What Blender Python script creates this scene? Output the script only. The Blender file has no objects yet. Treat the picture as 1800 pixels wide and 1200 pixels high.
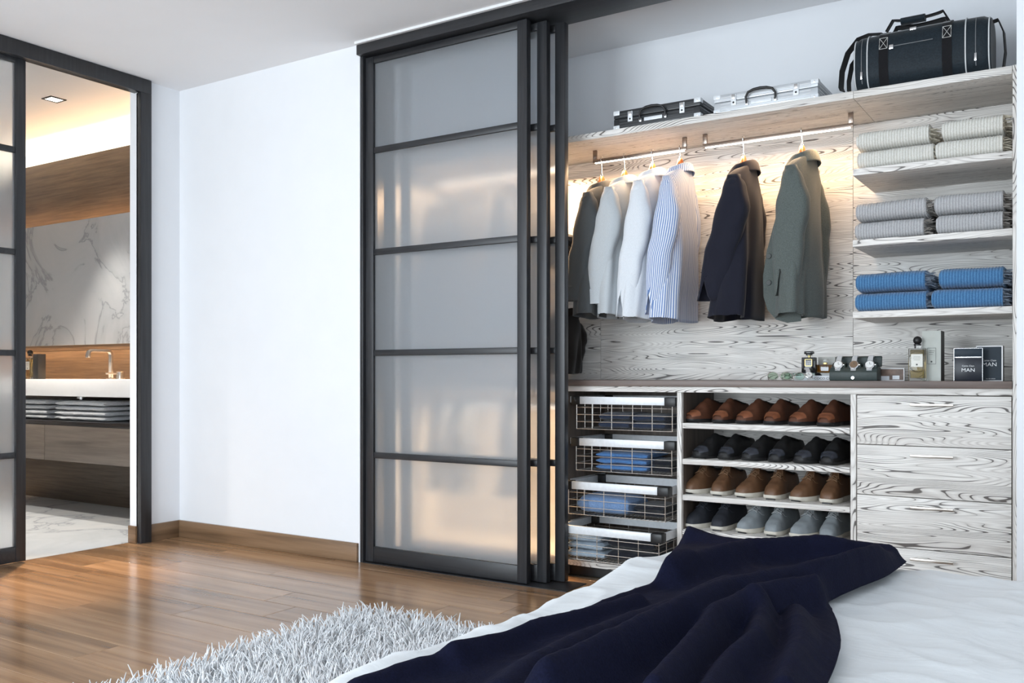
import bpy, bmesh, math, random
import numpy as np
from mathutils import Vector, Matrix, noise

random.seed(7)
rng = np.random.default_rng(7)
SC = bpy.context.scene
COL = SC.collection

# ------------------------------------------------------------------ camera
F_PX, HORIZON, CAM_H = 1617.0, 660.0, 0.96
YAW = math.atan2(.5401, .8415)
CA, SA = math.cos(YAW), math.sin(YAW)
cam_d = bpy.data.cameras.new('camera'); cam = bpy.data.objects.new('camera', cam_d); COL.objects.link(cam)
cam.location = (0, 0, CAM_H); cam.rotation_euler = (math.pi/2, 0, YAW)
cam_d.sensor_width = 36; cam_d.lens = F_PX/1800*36; cam_d.shift_y = (HORIZON-600)/1800
cam_d.clip_start = .05
SC.camera = cam
# ------------------------------------------------------------------ world, light, exposure
W = bpy.data.worlds.new('world'); SC.world = W; W.use_nodes = True
bg = W.node_tree.nodes['Background']; bg.inputs[0].default_value = (.75, .87, 1, 1); bg.inputs[1].default_value = .6
SC.view_settings.view_transform = 'Standard'; SC.view_settings.look = 'None'
SC.view_settings.gamma = 1; SC.view_settings.use_curve_mapping = False
SC.view_settings.exposure = 0.0
SC.cycles.use_denoising = True
SC.cycles.max_bounces = 14; SC.cycles.transmission_bounces = 12; SC.cycles.transparent_max_bounces = 12
SC.cycles.sample_clamp_indirect = 4.0

def area(name, loc, rot, sx, sy, power, color, spread=None, parent=None):
    l = bpy.data.lights.new(name, 'AREA'); l.shape = 'RECTANGLE'; l.size = sx; l.size_y = sy
    l.energy = power; l.color = color
    if spread: l.spread = spread
    o = bpy.data.objects.new(name, l); COL.objects.link(o); o.location = loc; o.rotation_euler = rot
    if parent: o.parent = parent
    return o
# daylight entering by the two big windows of the wall behind the camera
area('window_daylight', (-2.75, -1.93, 1.3), (math.pi/2, 0, 0), 2.6, 2.2, 172, (.84, .93, 1))
area('window_daylight', (.55, -1.93, 1.3), (math.pi/2, 0, 0), 2.6, 2.2, 62, (.84, .93, 1))
WARM = (1, .88, .68)

# ------------------------------------------------------------------ pixel helpers (photo is 1800 x 1200)
def ray(px, py):
    r, u = (px-900)/F_PX, (HORIZON-py)/F_PX
    return (CA*r - SA, SA*r + CA, u)
def at_y(px, py, Y):
    x, y, u = ray(px, py); d = Y/y
    return Vector((x*d, Y, CAM_H+u*d))
def at_x(px, py, X):
    x, y, u = ray(px, py); d = X/x
    return Vector((X, y*d, CAM_H+u*d))
def at_z(px, py, Z):
    x, y, u = ray(px, py); d = (Z-CAM_H)/u
    return Vector((x*d, y*d, Z))
def X_at(px, Y): return at_y(px, 600, Y).x

# ------------------------------------------------------------------ materials
MATS = {}
def nd(nt, t, **kw):
    n = nt.nodes.new(t)
    for k, v in kw.items(): setattr(n, k, v)
    return n
def newmat(name):
    m = bpy.data.materials.new(name); m.use_nodes = True
    nt = m.node_tree; b = nt.nodes['Principled BSDF']; MATS[name] = m
    return m, nt, b
def ramp(nt, stops):
    r = nd(nt, 'ShaderNodeValToRGB'); e = r.color_ramp.elements
    while len(e) < len(stops): e.new(.5)
    for i, (p, c) in enumerate(stops):
        e[i].position = p; e[i].color = (*c, 1) if len(c) == 3 else c
    return r
def coords(nt, scale=(1, 1, 1), kind='Object', rnd=True):
    tc = nd(nt, 'ShaderNodeTexCoord'); mp = nd(nt, 'ShaderNodeMapping'); mp.inputs['Scale'].default_value = scale
    nt.links.new(tc.outputs[kind], mp.inputs['Vector'])
    if rnd:
        oi = nd(nt, 'ShaderNodeObjectInfo'); mu = nd(nt, 'ShaderNodeMath', operation='MULTIPLY'); mu.inputs[1].default_value = 37.0
        nt.links.new(oi.outputs['Random'], mu.inputs[0]); nt.links.new(mu.outputs[0], mp.inputs['Location'])
    return mp.outputs['Vector']
def bumped(nt, b, height, strength, dist=.01):
    bu = nd(nt, 'ShaderNodeBump'); bu.inputs['Strength'].default_value = strength; bu.inputs['Distance'].default_value = dist
    nt.links.new(height, bu.inputs['Height']); nt.links.new(bu.outputs['Normal'], b.inputs['Normal'])
def plain(name, col, rough=.5, metal=0, var=.06, nscale=30, bump=0, spec=.5, sheen=0):
    m, nt, b = newmat(name)
    n = nd(nt, 'ShaderNodeTexNoise'); n.inputs['Scale'].default_value = nscale; n.inputs['Detail'].default_value = 4
    nt.links.new(coords(nt), n.inputs['Vector'])
    r = ramp(nt, [(.25, [c*(1-var) for c in col]), (.75, [min(1, c*(1+var)) for c in col])])
    nt.links.new(n.outputs['Fac'], r.inputs[0]); nt.links.new(r.outputs[0], b.inputs['Base Color'])
    b.inputs['Roughness'].default_value = rough; b.inputs['Metallic'].default_value = metal
    b.inputs['Specular IOR Level'].default_value = spec
    if sheen:
        b.inputs['Sheen Weight'].default_value = sheen
    if bump: bumped(nt, b, n.outputs['Fac'], bump)
    return m
def emit(name, col, s):
    m, nt, b = newmat(name)
    b.inputs['Base Color'].default_value = (*col, 1); b.inputs['Emission Color'].default_value = (*col, 1); b.inputs['Emission Strength'].default_value = s
    return m
def lerp(a, b, t): return a+(b-a)*t
def contour_wood(name, base, mid, dark, grain='X', lines=14.0, rough=.45):
    """pale veneer with ringed cathedral grain: contour lines of a stretched noise"""
    m, nt, b = newmat(name)
    sc = {'X': (1.25, 34, 13), 'Z': (13, 34, 1.25), 'Y': (13, 1.25, 13)}[grain]
    v = coords(nt, sc)
    n = nd(nt, 'ShaderNodeTexNoise'); n.inputs['Scale'].default_value = 1.15; n.inputs['Detail'].default_value = 1.0; n.inputs['Roughness'].default_value = .35; n.inputs['Distortion'].default_value = .1
    nt.links.new(v, n.inputs['Vector'])
    def M(op, a, bb=None):
        k = nd(nt, 'ShaderNodeMath', operation=op)
        if isinstance(a, (int, float)): k.inputs[0].default_value = a
        else: nt.links.new(a, k.inputs[0])
        if bb is not None:
            if isinstance(bb, (int, float)): k.inputs[1].default_value = bb
            else: nt.links.new(bb, k.inputs[1])
        return k.outputs[0]
    t = M('PINGPONG', M('MULTIPLY', n.outputs['Fac'], lines*2.6), .5)        # 0..0.5 triangle
    n2 = nd(nt, 'ShaderNodeTexNoise'); n2.inputs['Scale'].default_value = 1.0; n2.inputs['Detail'].default_value = 2
    v2 = coords(nt, tuple(c*1.7 for c in sc)); nt.links.new(v2, n2.inputs['Vector'])
    wd = M('MULTIPLY', M('SUBTRACT', n2.outputs['Fac'], .43), .75)
    line = M('LESS_THAN', t, wd)
    soft = ramp(nt, [(0, (1, 1, 1)), (.22, (.35, .35, .35)), (.5, (0, 0, 0))]); nt.links.new(t, soft.inputs[0])
    fine = nd(nt, 'ShaderNodeTexNoise'); fine.inputs['Scale'].default_value = 1; fine.inputs['Detail'].default_value = 3
    sf = {'X': (5, 120, 160), 'Z': (160, 120, 5), 'Y': (160, 5, 160)}[grain]
    nt.links.new(coords(nt, sf), fine.inputs['Vector'])
    c1 = ramp(nt, [(.3, [lerp(a, b_, .4) for a, b_ in zip(mid, base)]), (.62, base)]); nt.links.new(fine.outputs['Fac'], c1.inputs[0])
    mx = nd(nt, 'ShaderNodeMix', data_type='RGBA'); nt.links.new(c1.outputs[0], mx.inputs[6]); mx.inputs[7].default_value = (*mid, 1)
    nt.links.new(M('MULTIPLY', soft.outputs[0], .8), mx.inputs[0])
    mx2 = nd(nt, 'ShaderNodeMix', data_type='RGBA'); nt.links.new(mx.outputs[2], mx2.inputs[6]); mx2.inputs[7].default_value = (*dark, 1)
    sm = nd(nt, 'ShaderNodeMapRange', interpolation_type='SMOOTHSTEP'); nt.links.new(M('SUBTRACT', wd, t), sm.inputs[0])
    sm.inputs[1].default_value = -.015; sm.inputs[2].default_value = .05
    nt.links.new(M('MULTIPLY', sm.outputs[0], .85), mx2.inputs[0])
    nt.links.new(mx2.outputs[2], b.inputs['Base Color'])
    b.inputs['Roughness'].default_value = rough
    bumped(nt, b, fine.outputs['Fac'], .12, .003)
    return m
def streak_wood(name, cols, grain='X', rough=.4, k=1.0, spec=.5, bump=.1):
    m, nt, b = newmat(name)
    s = {'X': (1.2, 26, 26), 'Y': (26, 1.2, 26), 'Z': (26, 26, 1.2)}[grain]
    n = nd(nt, 'ShaderNodeTexNoise'); n.inputs['Scale'].default_value = k; n.inputs['Detail'].default_value = 6; n.inputs['Roughness'].default_value = .62; n.inputs['Distortion'].default_value = .35
    nt.links.new(coords(nt, s), n.inputs['Vector'])
    r = ramp(nt, [(.28, cols[0]), (.5, cols[1]), (.75, cols[2])]); nt.links.new(n.outputs['Fac'], r.inputs[0])
    oi = nd(nt, 'ShaderNodeObjectInfo')
    hs = nd(nt, 'ShaderNodeHueSaturation'); nt.links.new(r.outputs[0], hs.inputs['Color'])
    mr = nd(nt, 'ShaderNodeMapRange'); nt.links.new(oi.outputs['Random'], mr.inputs[0]); mr.inputs[3].default_value = .78; mr.inputs[4].default_value = 1.18
    nt.links.new(mr.outputs[0], hs.inputs['Value'])
    nt.links.new(hs.outputs[0], b.inputs['Base Color']); b.inputs['Roughness'].default_value = rough
    b.inputs['Specular IOR Level'].default_value = spec
    if bump: bumped(nt, b, n.outputs['Fac'], bump, .002)
    return m
def marble(name, k=1.0):
    m, nt, b = newmat(name)
    v = coords(nt, (1, 1, 1))
    n = nd(nt, 'ShaderNodeTexNoise'); n.inputs['Scale'].default_value = 1.3; n.inputs['Detail'].default_value = 9; n.inputs['Roughness'].default_value = .55; n.inputs['Distortion'].default_value = 1.1
    nt.links.new(v, n.inputs['Vector'])
    r = ramp(nt, [(.40, (.50, .53, .56)), (.485, (.45, .48, .51)), (.5, (.30, .32, .35)), (.515, (.48, .51, .54)), (.8, (.58, .60, .62))])
    for e in r.color_ramp.elements: e.color = tuple(min(.85, c*k) for c in e.color[:3])+(1,)
    nt.links.new(n.outputs['Fac'], r.inputs[0]); nt.links.new(r.outputs[0], b.inputs['Base Color']); b.inputs['Roughness'].default_value = .18
    return m
def frosted(name):
    m, nt, b = newmat(name); out = nt.nodes['Material Output']
    n = nd(nt, 'ShaderNodeTexNoise'); n.inputs['Scale'].default_value = 260; nt.links.new(coords(nt), n.inputs['Vector'])
    rf = nd(nt, 'ShaderNodeBsdfRefraction'); rf.inputs['Color'].default_value = (.97, .98, .99, 1); rf.inputs['Roughness'].default_value = .40; rf.inputs['IOR'].default_value = 1.12
    tl = nd(nt, 'ShaderNodeBsdfTranslucent'); tl.inputs['Color'].default_value = (.85, .87, .9, 1)
    df = nd(nt, 'ShaderNodeBsdfDiffuse'); df.inputs['Color'].default_value = (.78, .82, .86, 1)
    gl = nd(nt, 'ShaderNodeBsdfGlossy'); gl.inputs['Roughness'].default_value = .35
    bu = nd(nt, 'ShaderNodeBump'); bu.inputs['Strength'].default_value = .15; bu.inputs['Distance'].default_value = .001; nt.links.new(n.outputs['Fac'], bu.inputs['Height'])
    def mix(a, c, f):
        k = nd(nt, 'ShaderNodeMixShader'); k.inputs[0].default_value = f
        nt.links.new(a, k.inputs[1]); nt.links.new(c, k.inputs[2]); return k.outputs[0]
    nt.links.new(bu.outputs[0], gl.inputs['Normal'])
    s = mix(rf.outputs[0], tl.outputs[0], .06); s = mix(s, df.outputs[0], .13); s = mix(s, gl.outputs[0], .035)
    nt.links.new(s, out.inputs['Surface'])
    return m
def glass(name, col, rough=.02, ior=1.3):
    m, nt, b = newmat(name)
    b.inputs['Base Color'].default_value = (*col, 1); b.inputs['Transmission Weight'].default_value = 1
    b.inputs['Roughness'].default_value = rough; b.inputs['IOR'].default_value = ior
    n = nd(nt, 'ShaderNodeTexNoise'); n.inputs['Scale'].default_value = 8; nt.links.new(coords(nt), n.inputs['Vector'])
    bumped(nt, b, n.outputs['Fac'], .01)
    return m
def cloth(name, col, col2=None, rough=.9, bump=.25, weave=700, stripes=0, sheen=.2, wr=0, spec=.2):
    m, nt, b = newmat(name)
    col2 = col2 or [c*.86 for c in col]
    v = coords(nt)
    n = nd(nt, 'ShaderNodeTexNoise'); n.inputs['Scale'].default_value = weave; n.inputs['Detail'].default_value = 2; nt.links.new(v, n.inputs['Vector'])
    r = ramp(nt, [(.35, col2), (.65, col)]); nt.links.new(n.outputs['Fac'], r.inputs[0])
    res = r.outputs[0]
    if stripes:
        tc = nd(nt, 'ShaderNodeTexCoord'); sx = nd(nt, 'ShaderNodeSeparateXYZ'); nt.links.new(tc.outputs['UV'], sx.inputs[0])
        k = nd(nt, 'ShaderNodeMath', operation='MULTIPLY'); k.inputs[1].default_value = stripes; nt.links.new(sx.outputs[0], k.inputs[0])
        fr = nd(nt, 'ShaderNodeMath', operation='PINGPONG'); fr.inputs[1].default_value = .5; nt.links.new(k.outputs[0], fr.inputs[0])
        r2 = ramp(nt, [(.16, (.16, .26, .52)), (.3, (.80, .83, .90))]); nt.links.new(fr.outputs[0], r2.inputs[0]); res = r2.outputs[0]
    nt.links.new(res, b.inputs['Base Color']); b.inputs['Roughness'].default_value = rough
    b.inputs['Sheen Weight'].default_value = sheen; b.inputs['Specular IOR Level'].default_value = spec
    h = n.outputs['Fac']
    if wr:
        w = nd(nt, 'ShaderNodeTexNoise'); w.inputs['Scale'].default_value = 6; w.inputs['Detail'].default_value = 6; w.inputs['Distortion'].default_value = 1.3
        nt.links.new(coords(nt, (1, 1.8, 1)), w.inputs['Vector'])
        b1 = nd(nt, 'ShaderNodeBump'); b1.inputs['Strength'].default_value = wr; b1.inputs['Distance'].default_value = .03; nt.links.new(w.outputs['Fac'], b1.inputs['Height'])
        b2 = nd(nt, 'ShaderNodeBump'); b2.inputs['Strength'].default_value = bump; b2.inputs['Distance'].default_value = .002
        nt.links.new(h, b2.inputs['Height']); nt.links.new(b1.outputs[0], b2.inputs['Normal']); nt.links.new(b2.outputs[0], b.inputs['Normal'])
    else: bumped(nt, b, h, bump, .002)
    return m
def ribbed(name, c_hi, c_lo, per_m=95):
    """knitted blanket: raised ribs running across the fold"""
    m, nt, b = newmat(name)
    tc = nd(nt, 'ShaderNodeTexCoord'); sx = nd(nt, 'ShaderNodeSeparateXYZ'); nt.links.new(tc.outputs['Object'], sx.inputs[0])
    k = nd(nt, 'ShaderNodeMath', operation='MULTIPLY'); k.inputs[1].default_value = per_m; nt.links.new(sx.outputs[0], k.inputs[0])
    pp = nd(nt, 'ShaderNodeMath', operation='PINGPONG'); pp.inputs[1].default_value = .5; nt.links.new(k.outputs[0], pp.inputs[0])
    n = nd(nt, 'ShaderNodeTexNoise'); n.inputs['Scale'].default_value = 330; nt.links.new(coords(nt), n.inputs['Vector'])
    ad = nd(nt, 'ShaderNodeMath', operation='ADD'); nt.links.new(pp.outputs[0], ad.inputs[0]); nt.links.new(n.outputs['Fac'], ad.inputs[1])
    r = ramp(nt, [(.55, c_lo), (.95, c_hi)]); nt.links.new(ad.outputs[0], r.inputs[0]); nt.links.new(r.outputs[0], b.inputs['Base Color'])
    b.inputs['Roughness'].default_value = .95; b.inputs['Sheen Weight'].default_value = .3; b.inputs['Specular IOR Level'].default_value = .1
    bumped(nt, b, ad.outputs[0], .7, .004)
    return m

M_WALL = plain('wall_paint', (.84, .86, .89), .85, var=.012, nscale=6)
M_CEIL = plain('ceiling_paint', (.88, .885, .90), .9, var=.01, nscale=5)
M_ZEB = contour_wood('whitewashed_veneer', (.90, .875, .835), (.56, .525, .49), (.05, .04, .036))
M_ZEBV = contour_wood('whitewashed_veneer_upright', (.90, .875, .835), (.56, .525, .49), (.05, .04, .036), 'Z')
M_BOX = streak_wood('shaded_grey_brown_veneer', ((.07, .055, .045), (.13, .105, .088), (.20, .165, .14)), 'Z', .5)  # grey-brown wood, darkened further for the shade inside the cabinets
M_TOP = streak_wood('taupe_worktop', ((.12, .088, .075), (.20, .15, .13), (.27, .21, .18)), 'X', .4)
M_FLOOR = streak_wood('floor_plank', ((.17, .092, .047), (.33, .19, .10), (.47, .29, .165)), 'X', .2, .55, spec=.65)
M_GAP = plain('floor_joint', (.35, .28, .2), .8)
M_BASE = streak_wood('baseboard_wood', ((.13, .075, .04), (.24, .145, .08), (.33, .21, .125)), 'X', .4)
M_BASEY = streak_wood('baseboard_wood_side', ((.13, .075, .04), (.24, .145, .08), (.33, .21, .125)), 'Y', .4)
M_DARK = streak_wood('dark_stained_frame', ((.012, .013, .015), (.022, .023, .026), (.036, .037, .041)), 'Z', .38, 2.2)
M_DARKX = streak_wood('dark_stained_frame_rail', ((.012, .013, .015), (.022, .023, .026), (.036, .037, .041)), 'X', .38, 2.2)
M_FROST = frosted('frosted_glass')
M_MARB = marble('veined_marble')
M_BWOOD = streak_wood('bathroom_wood', ((.035, .025, .018), (.075, .054, .038), (.125, .092, .066)), 'X', .4, 2.0)
M_VAN = streak_wood('vanity_veneer', ((.07, .058, .048), (.115, .096, .08), (.16, .135, .115)), 'X', .4, 1.5)
M_BLK = plain('black_plastic', (.012, .012, .013), .4)
M_ALU = plain('brushed_aluminium', (.80, .83, .86), .4, .1, nscale=60)
M_CHR = plain('polished_steel', (.78, .78, .78), .18, 1, var=.02)
M_WIRE = plain('nickel_wire', (.82, .78, .72), .25, .8, var=.03)
M_NICK = plain('satin_nickel', (.66, .62, .57), .28, 1, var=.04)
M_BAR = plain('bronze_bar', (.30, .24, .20), .22, .9, var=.05)
M_LED = emit('led_strip', (1, .93, .82), 9)
M_LEDB = emit('led_cove', (1, .72, .42), 5)
M_HANG = streak_wood('hanger_wood', ((.22, .065, .012), (.32, .10, .02), (.40, .15, .04)), 'Y', .4)
M_HANGD = streak_wood('dark_hanger_wood', ((.03, .017, .012), (.06, .035, .024), (.09, .055, .04)), 'Y', .35)
M_WHITE = plain('white_ceramic', (.86, .87, .88), .25, var=.01)
M_PEARL = plain('pearl_button', (.8, .8, .8), .3)

# ------------------------------------------------------------------ mesh builder
class MB:
    def __init__(s): s.v, s.f, s.uv = [], [], {}
    def box(s, x0, x1, y0, y1, z0, z1):
        n = len(s.v)
        s.v += [(x0,y0,z0),(x1,y0,z0),(x1,y1,z0),(x0,y1,z0),(x0,y0,z1),(x1,y0,z1),(x1,y1,z1),(x0,y1,z1)]
        s.f += [tuple(n+i for i in q) for q in ((3,2,1,0),(4,5,6,7),(0,1,5,4),(1,2,6,5),(2,3,7,6),(3,0,4,7))]
        return s
    def loft(s, rings, cap0=True, cap1=True, closed=True, uvw=None):
        n0 = len(s.v); k = len(rings[0])
        for r in rings: s.v += [tuple(p) for p in r]
        kk = k if closed else k-1
        cum = [0.0]
        if uvw is not None:
            ref = rings[len(rings)//2]
            for j in range(k): cum.append(cum[-1] + (Vector(ref[(j+1) % k])-Vector(ref[j])).length)
        for i in range(len(rings)-1):
            for j in range(kk):
                a, b_ = n0+i*k+j, n0+i*k+(j+1) % k
                s.f.append((a, b_, b_+k, a+k))
                if uvw is not None:
                    s.uv[len(s.f)-1] = [(cum[j], i), (cum[j+1], i), (cum[j+1], i+1), (cum[j], i+1)]
        if cap0 and closed: s.f.append(tuple(n0+j for j in range(k))[::-1])
        if cap1 and closed: s.f.append(tuple(n0+(len(rings)-1)*k+j for j in range(k)))
        return s
    def tube(s, pts, r, n=8, caps=True):
        pts = [Vector(p) for p in pts]; rings = []
        prev = None
        for i, p in enumerate(pts):
            a = pts[max(0, i-1)]; c = pts[min(len(pts)-1, i+1)]; t = (c-a).normalized()
            if prev is None:
                up = Vector((0,0,1)) if abs(t.z) < .9 else Vector((1,0,0))
                u = t.cross(up).normalized()
            else: u = (prev - t*prev.dot(t)).normalized()
            w = t.cross(u).normalized(); prev = u
            rr = r[i] if isinstance(r, (list, tuple)) else r
            rings.append([p + u*math.cos(2*math.pi*j/n)*rr + w*math.sin(2*math.pi*j/n)*rr for j in range(n)])
        return s.loft(rings, caps, caps)
    def strap(s, pts, wvec, width, thick):
        """flat band along pts; wvec: width direction"""
        pts = [Vector(p) for p in pts]; wv = Vector(wvec).normalized(); rings = []
        for i, p in enumerate(pts):
            t = (pts[min(len(pts)-1, i+1)]-pts[max(0, i-1)]).normalized(); n = t.cross(wv).normalized()
            a, b_ = wv*width/2, n*thick/2
            rings.append([p-a-b_, p+a-b_, p+a+b_, p-a+b_])
        return s.loft(rings)
    def lathe(s, prof, c=(0,0,0), n=20, axis='Z'):
        rings = []
        for r, h in prof:
            q = []
            for j in range(n):
                a = 2*math.pi*j/n; x, y = r*math.cos(a), r*math.sin(a)
                q.append({'Z': (c[0]+x, c[1]+y, c[2]+h), 'Y': (c[0]+x, c[1]+h, c[2]-y), 'X': (c[0]+h, c[1]+x, c[2]+y)}[axis])
            rings.append(q)
        return s.loft(rings)
    def prism(s, poly, y0, y1):
        """polygon in x,z pushed along y"""
        return s.loft([[(x, y0, z) for x, z in poly], [(x, y1, z) for x, z in poly]])
    def build(s, name, mat, parent=None, bevel=0, smooth=True, loc=None, seg=2, angle=38, solid=0, subsurf=0, world=False):
        me = bpy.data.meshes.new(name)
        off = Vector((0,0,0))
        if world and parent is not None:
            p = parent
            while p is not None: off += p.location; p = p.parent
        vs = s.v if off.length == 0 else [(x-off.x, y-off.y, z-off.z) for x, y, z in s.v]
        me.from_pydata([tuple(v) for v in vs], [], s.f)
        if s.uv:
            ul = me.uv_layers.new(name='UVMap')
            for pi, q in s.uv.items():
                st = me.polygons[pi].loop_start
                for k in range(4): ul.data[st+k].uv = q[k]
        bm = bmesh.new(); bm.from_mesh(me)
        if not s.uv: bmesh.ops.recalc_face_normals(bm, faces=bm.faces)
        if bevel:
            es = [e for e in bm.edges if len(e.link_faces) == 2 and e.calc_face_angle(0) > .6]
            bmesh.ops.bevel(bm, geom=es, offset=bevel, segments=seg, affect='EDGES', profile=.5, clamp_overlap=True)
        bm.to_mesh(me); bm.free()
        if smooth:
            me.polygons.foreach_set('use_smooth', [True]*len(me.polygons))
            me.set_sharp_from_angle(angle=math.radians(angle))
        me.materials.append(mat)
        o = bpy.data.objects.new(name, me); COL.objects.link(o)
        if parent is not None: o.parent = parent
        if loc is not None: o.location = loc
        if solid:
            md = o.modifiers.new('thickness', 'SOLIDIFY'); md.thickness = solid; md.offset = -1
        if subsurf:
            md = o.modifiers.new('smooth', 'SUBSURF'); md.levels = subsurf; md.render_levels = subsurf
        return o
def B(x0, x1, y0, y1, z0, z1): return MB().box(x0, x1, y0, y1, z0, z1)
def thing(name, label, cat, loc=(0,0,0), rotz=0, group=None):
    o = bpy.data.objects.new(name, None); COL.objects.link(o); o.empty_display_size = .05
    o.location = loc; o.rotation_euler = (0, 0, rotz)
    return tag(o, label, cat, group)
def tag(o, label, cat, group=None):
    o['label'] = label; o['category'] = cat
    if group: o['group'] = group
    return o
def struct(o):
    o['kind'] = 'structure'; return o
def copy_tree(o, parent=None):
    c = o.copy(); COL.objects.link(c); c.parent = parent
    for ch in list(o.children): copy_tree(ch, c)
    return c
def text(name, body, size, mat, parent, loc, rot=(math.pi/2, 0, 0), depth=.0004, align='CENTER', sx=1.0):
    cu = bpy.data.curves.new(name, 'FONT'); cu.body = body; cu.size = size; cu.align_x = align; cu.extrude = depth; cu.resolution_u = 3
    t = bpy.data.objects.new(name+'_tmp', cu); COL.objects.link(t)
    dg = bpy.context.evaluated_depsgraph_get(); dg.update()
    me = bpy.data.meshes.new_from_object(t.evaluated_get(dg)); bpy.data.objects.remove(t)
    me.materials.clear(); me.materials.append(mat)
    o = bpy.data.objects.new(name, me); COL.objects.link(o); o.parent = parent; o.location = loc; o.rotation_euler = rot; o.scale = (sx, 1, 1)
    return o
def lerp(a, b, t): return a+(b-a)*t
def interp(t, ks):
    """piecewise smooth interpolation over [(t, value)]"""
    if t <= ks[0][0]: return ks[0][1]
    for (a, va), (b, vb) in zip(ks, ks[1:]):
        if t <= b:
            u = (t-a)/(b-a); u = u*u*(3-2*u); return va+(vb-va)*u
    return ks[-1][1]
def sgnpow(c, p): return math.copysign(abs(c)**p, c)

# ------------------------------------------------------------------ the shell of the bedroom
CEIL = 2.662
WX, WY = -4.65, 3.56            # left wall face, back wall face
RX, FY = 2.2, -2.0              # right wall, front wall (windows)
CB = 4.32                       # closet back wall face
PIER = X_at(1787, 3.6)
OP0, OP1 = 1.66, 3.275          # opening to the bathroom along y

floor = struct(B(-4.72, RX, FY, CB, -.06, -.012).build('floor', M_GAP))
r = 0; y = FY
while y < 3.86:
    w = .182; x = -4.715 - random.random()*1.3
    while x < RX:
        L = random.uniform(1.15, 1.9); a, b_ = max(x, -4.715), min(x+L, RX)
        if b_-a > .05:
            B(a+.0008, b_-.0008, y+.0009, min(y+w, 3.86)-.0009, -.012, 0).build('plank', M_FLOOR, floor, bevel=.0012, seg=1)
        x += L
    y += w
struct(B(-4.72, RX+.1, FY-.1, CB+.1, CEIL, CEIL+.1).build('ceiling', M_CEIL))
struct(B(-4.72, -3.215, WY, CB+.1, 0, CEIL).build('wall_back', M_WALL))
struct(B(PIER, RX, 3.6, CB+.1, 0, CEIL).build('wall_back_pier', M_WALL))
struct(B(-3.215, PIER, CB, CB+.1, 0, CEIL).build('wall_closet_back', M_WALL))
wl = MB(); wl.box(-4.72, WX, OP1, WY, 0, CEIL); wl.box(-4.72, WX, FY, OP0, 0, CEIL); wl.box(-4.72, WX, OP0, OP1, 2.60, CEIL)
struct(wl.build('wall_left', M_WALL, smooth=False))
struct(B(RX, RX+.1, FY, CB, 0, CEIL).build('wall_right', M_WALL))
wf = MB()
for x0, x1 in ((-4.72, -4.08), (-1.42, -.78), (1.88, RX)): wf.box(x0, x1, FY-.1, FY, 0, CEIL)
for x0, x1 in ((-4.08, -1.42), (-.78, 1.88)):
    wf.box(x0, x1, FY-.1, FY, 0, .15); wf.box(x0, x1, FY-.1, FY, 2.45, CEIL)
struct(wf.build('wall_front', M_WALL, smooth=False))
for i, x0 in enumerate((-4.08, -.78)):
    e = struct(bpy.data.objects.new('window_%d' % (i+1), None)); COL.objects.link(e); e.location = (x0, FY-.1, .15)
    fr = MB()
    for a in (0, 1.30, 2.62): fr.box(a, a+.04, 0, .05, 0, 2.3)
    for a in (0, 2.26): fr.box(.04, 1.30, 0, .05, a, a+.04); fr.box(1.34, 2.62, 0, .05, a, a+.04)
    fr.build('window_frame', M_DARK, e, smooth=False)
    for a in (.04, 1.34):
        B(a, a+1.26, .02, .026, .04, 2.26).build('pane', M_FROST, e, smooth=False)
# baseboards
struct(B(WX+.0005, -3.222, WY-.016, WY, 0, .098).build('baseboard_back', M_BASE, bevel=.002))
struct(B(WX, WX+.016, OP1+.07, WY-.0165, 0, .098).build('baseboard_left', M_BASEY, bevel=.002))
struct(B(-4.7195, WX-.001, OP1-.014, OP1, 0, .098).build('baseboard_reveal', M_BASE, bevel=.002))
# dark frame around the bathroom opening
tr = MB(); tr.box(WX-.012, WX+.032, OP1, OP1+.07, 0, 2.58)
struct(tr.build('trim_1', M_DARK, bevel=.002))
struct(B(WX-.03, WX+.032, OP0-.1, OP1+.07, 2.58, CEIL-.002).build('trim_2', M_DARK, bevel=.002))
# header of the closet, its left jamb and the pale cornice line over it
HX0 = -3.212
struct(B(HX0, PIER-.002, 3.53, 3.76, 2.599, CEIL-.012).build('trim_3', M_DARKX, bevel=.002))
struct(B(HX0, HX0+.018, WY+.0, 3.76, 0, 2.599).build('trim_4', M_DARK, bevel=.002))
struct(B(HX0, PIER-.002, 3.515, 3.60, CEIL-.012, CEIL).build('trim_5', M_WHITE))
struct(B(HX0+.02, -2.0, 3.56, 3.75, 0, .004).build('trim_6', M_DARKX))

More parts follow.
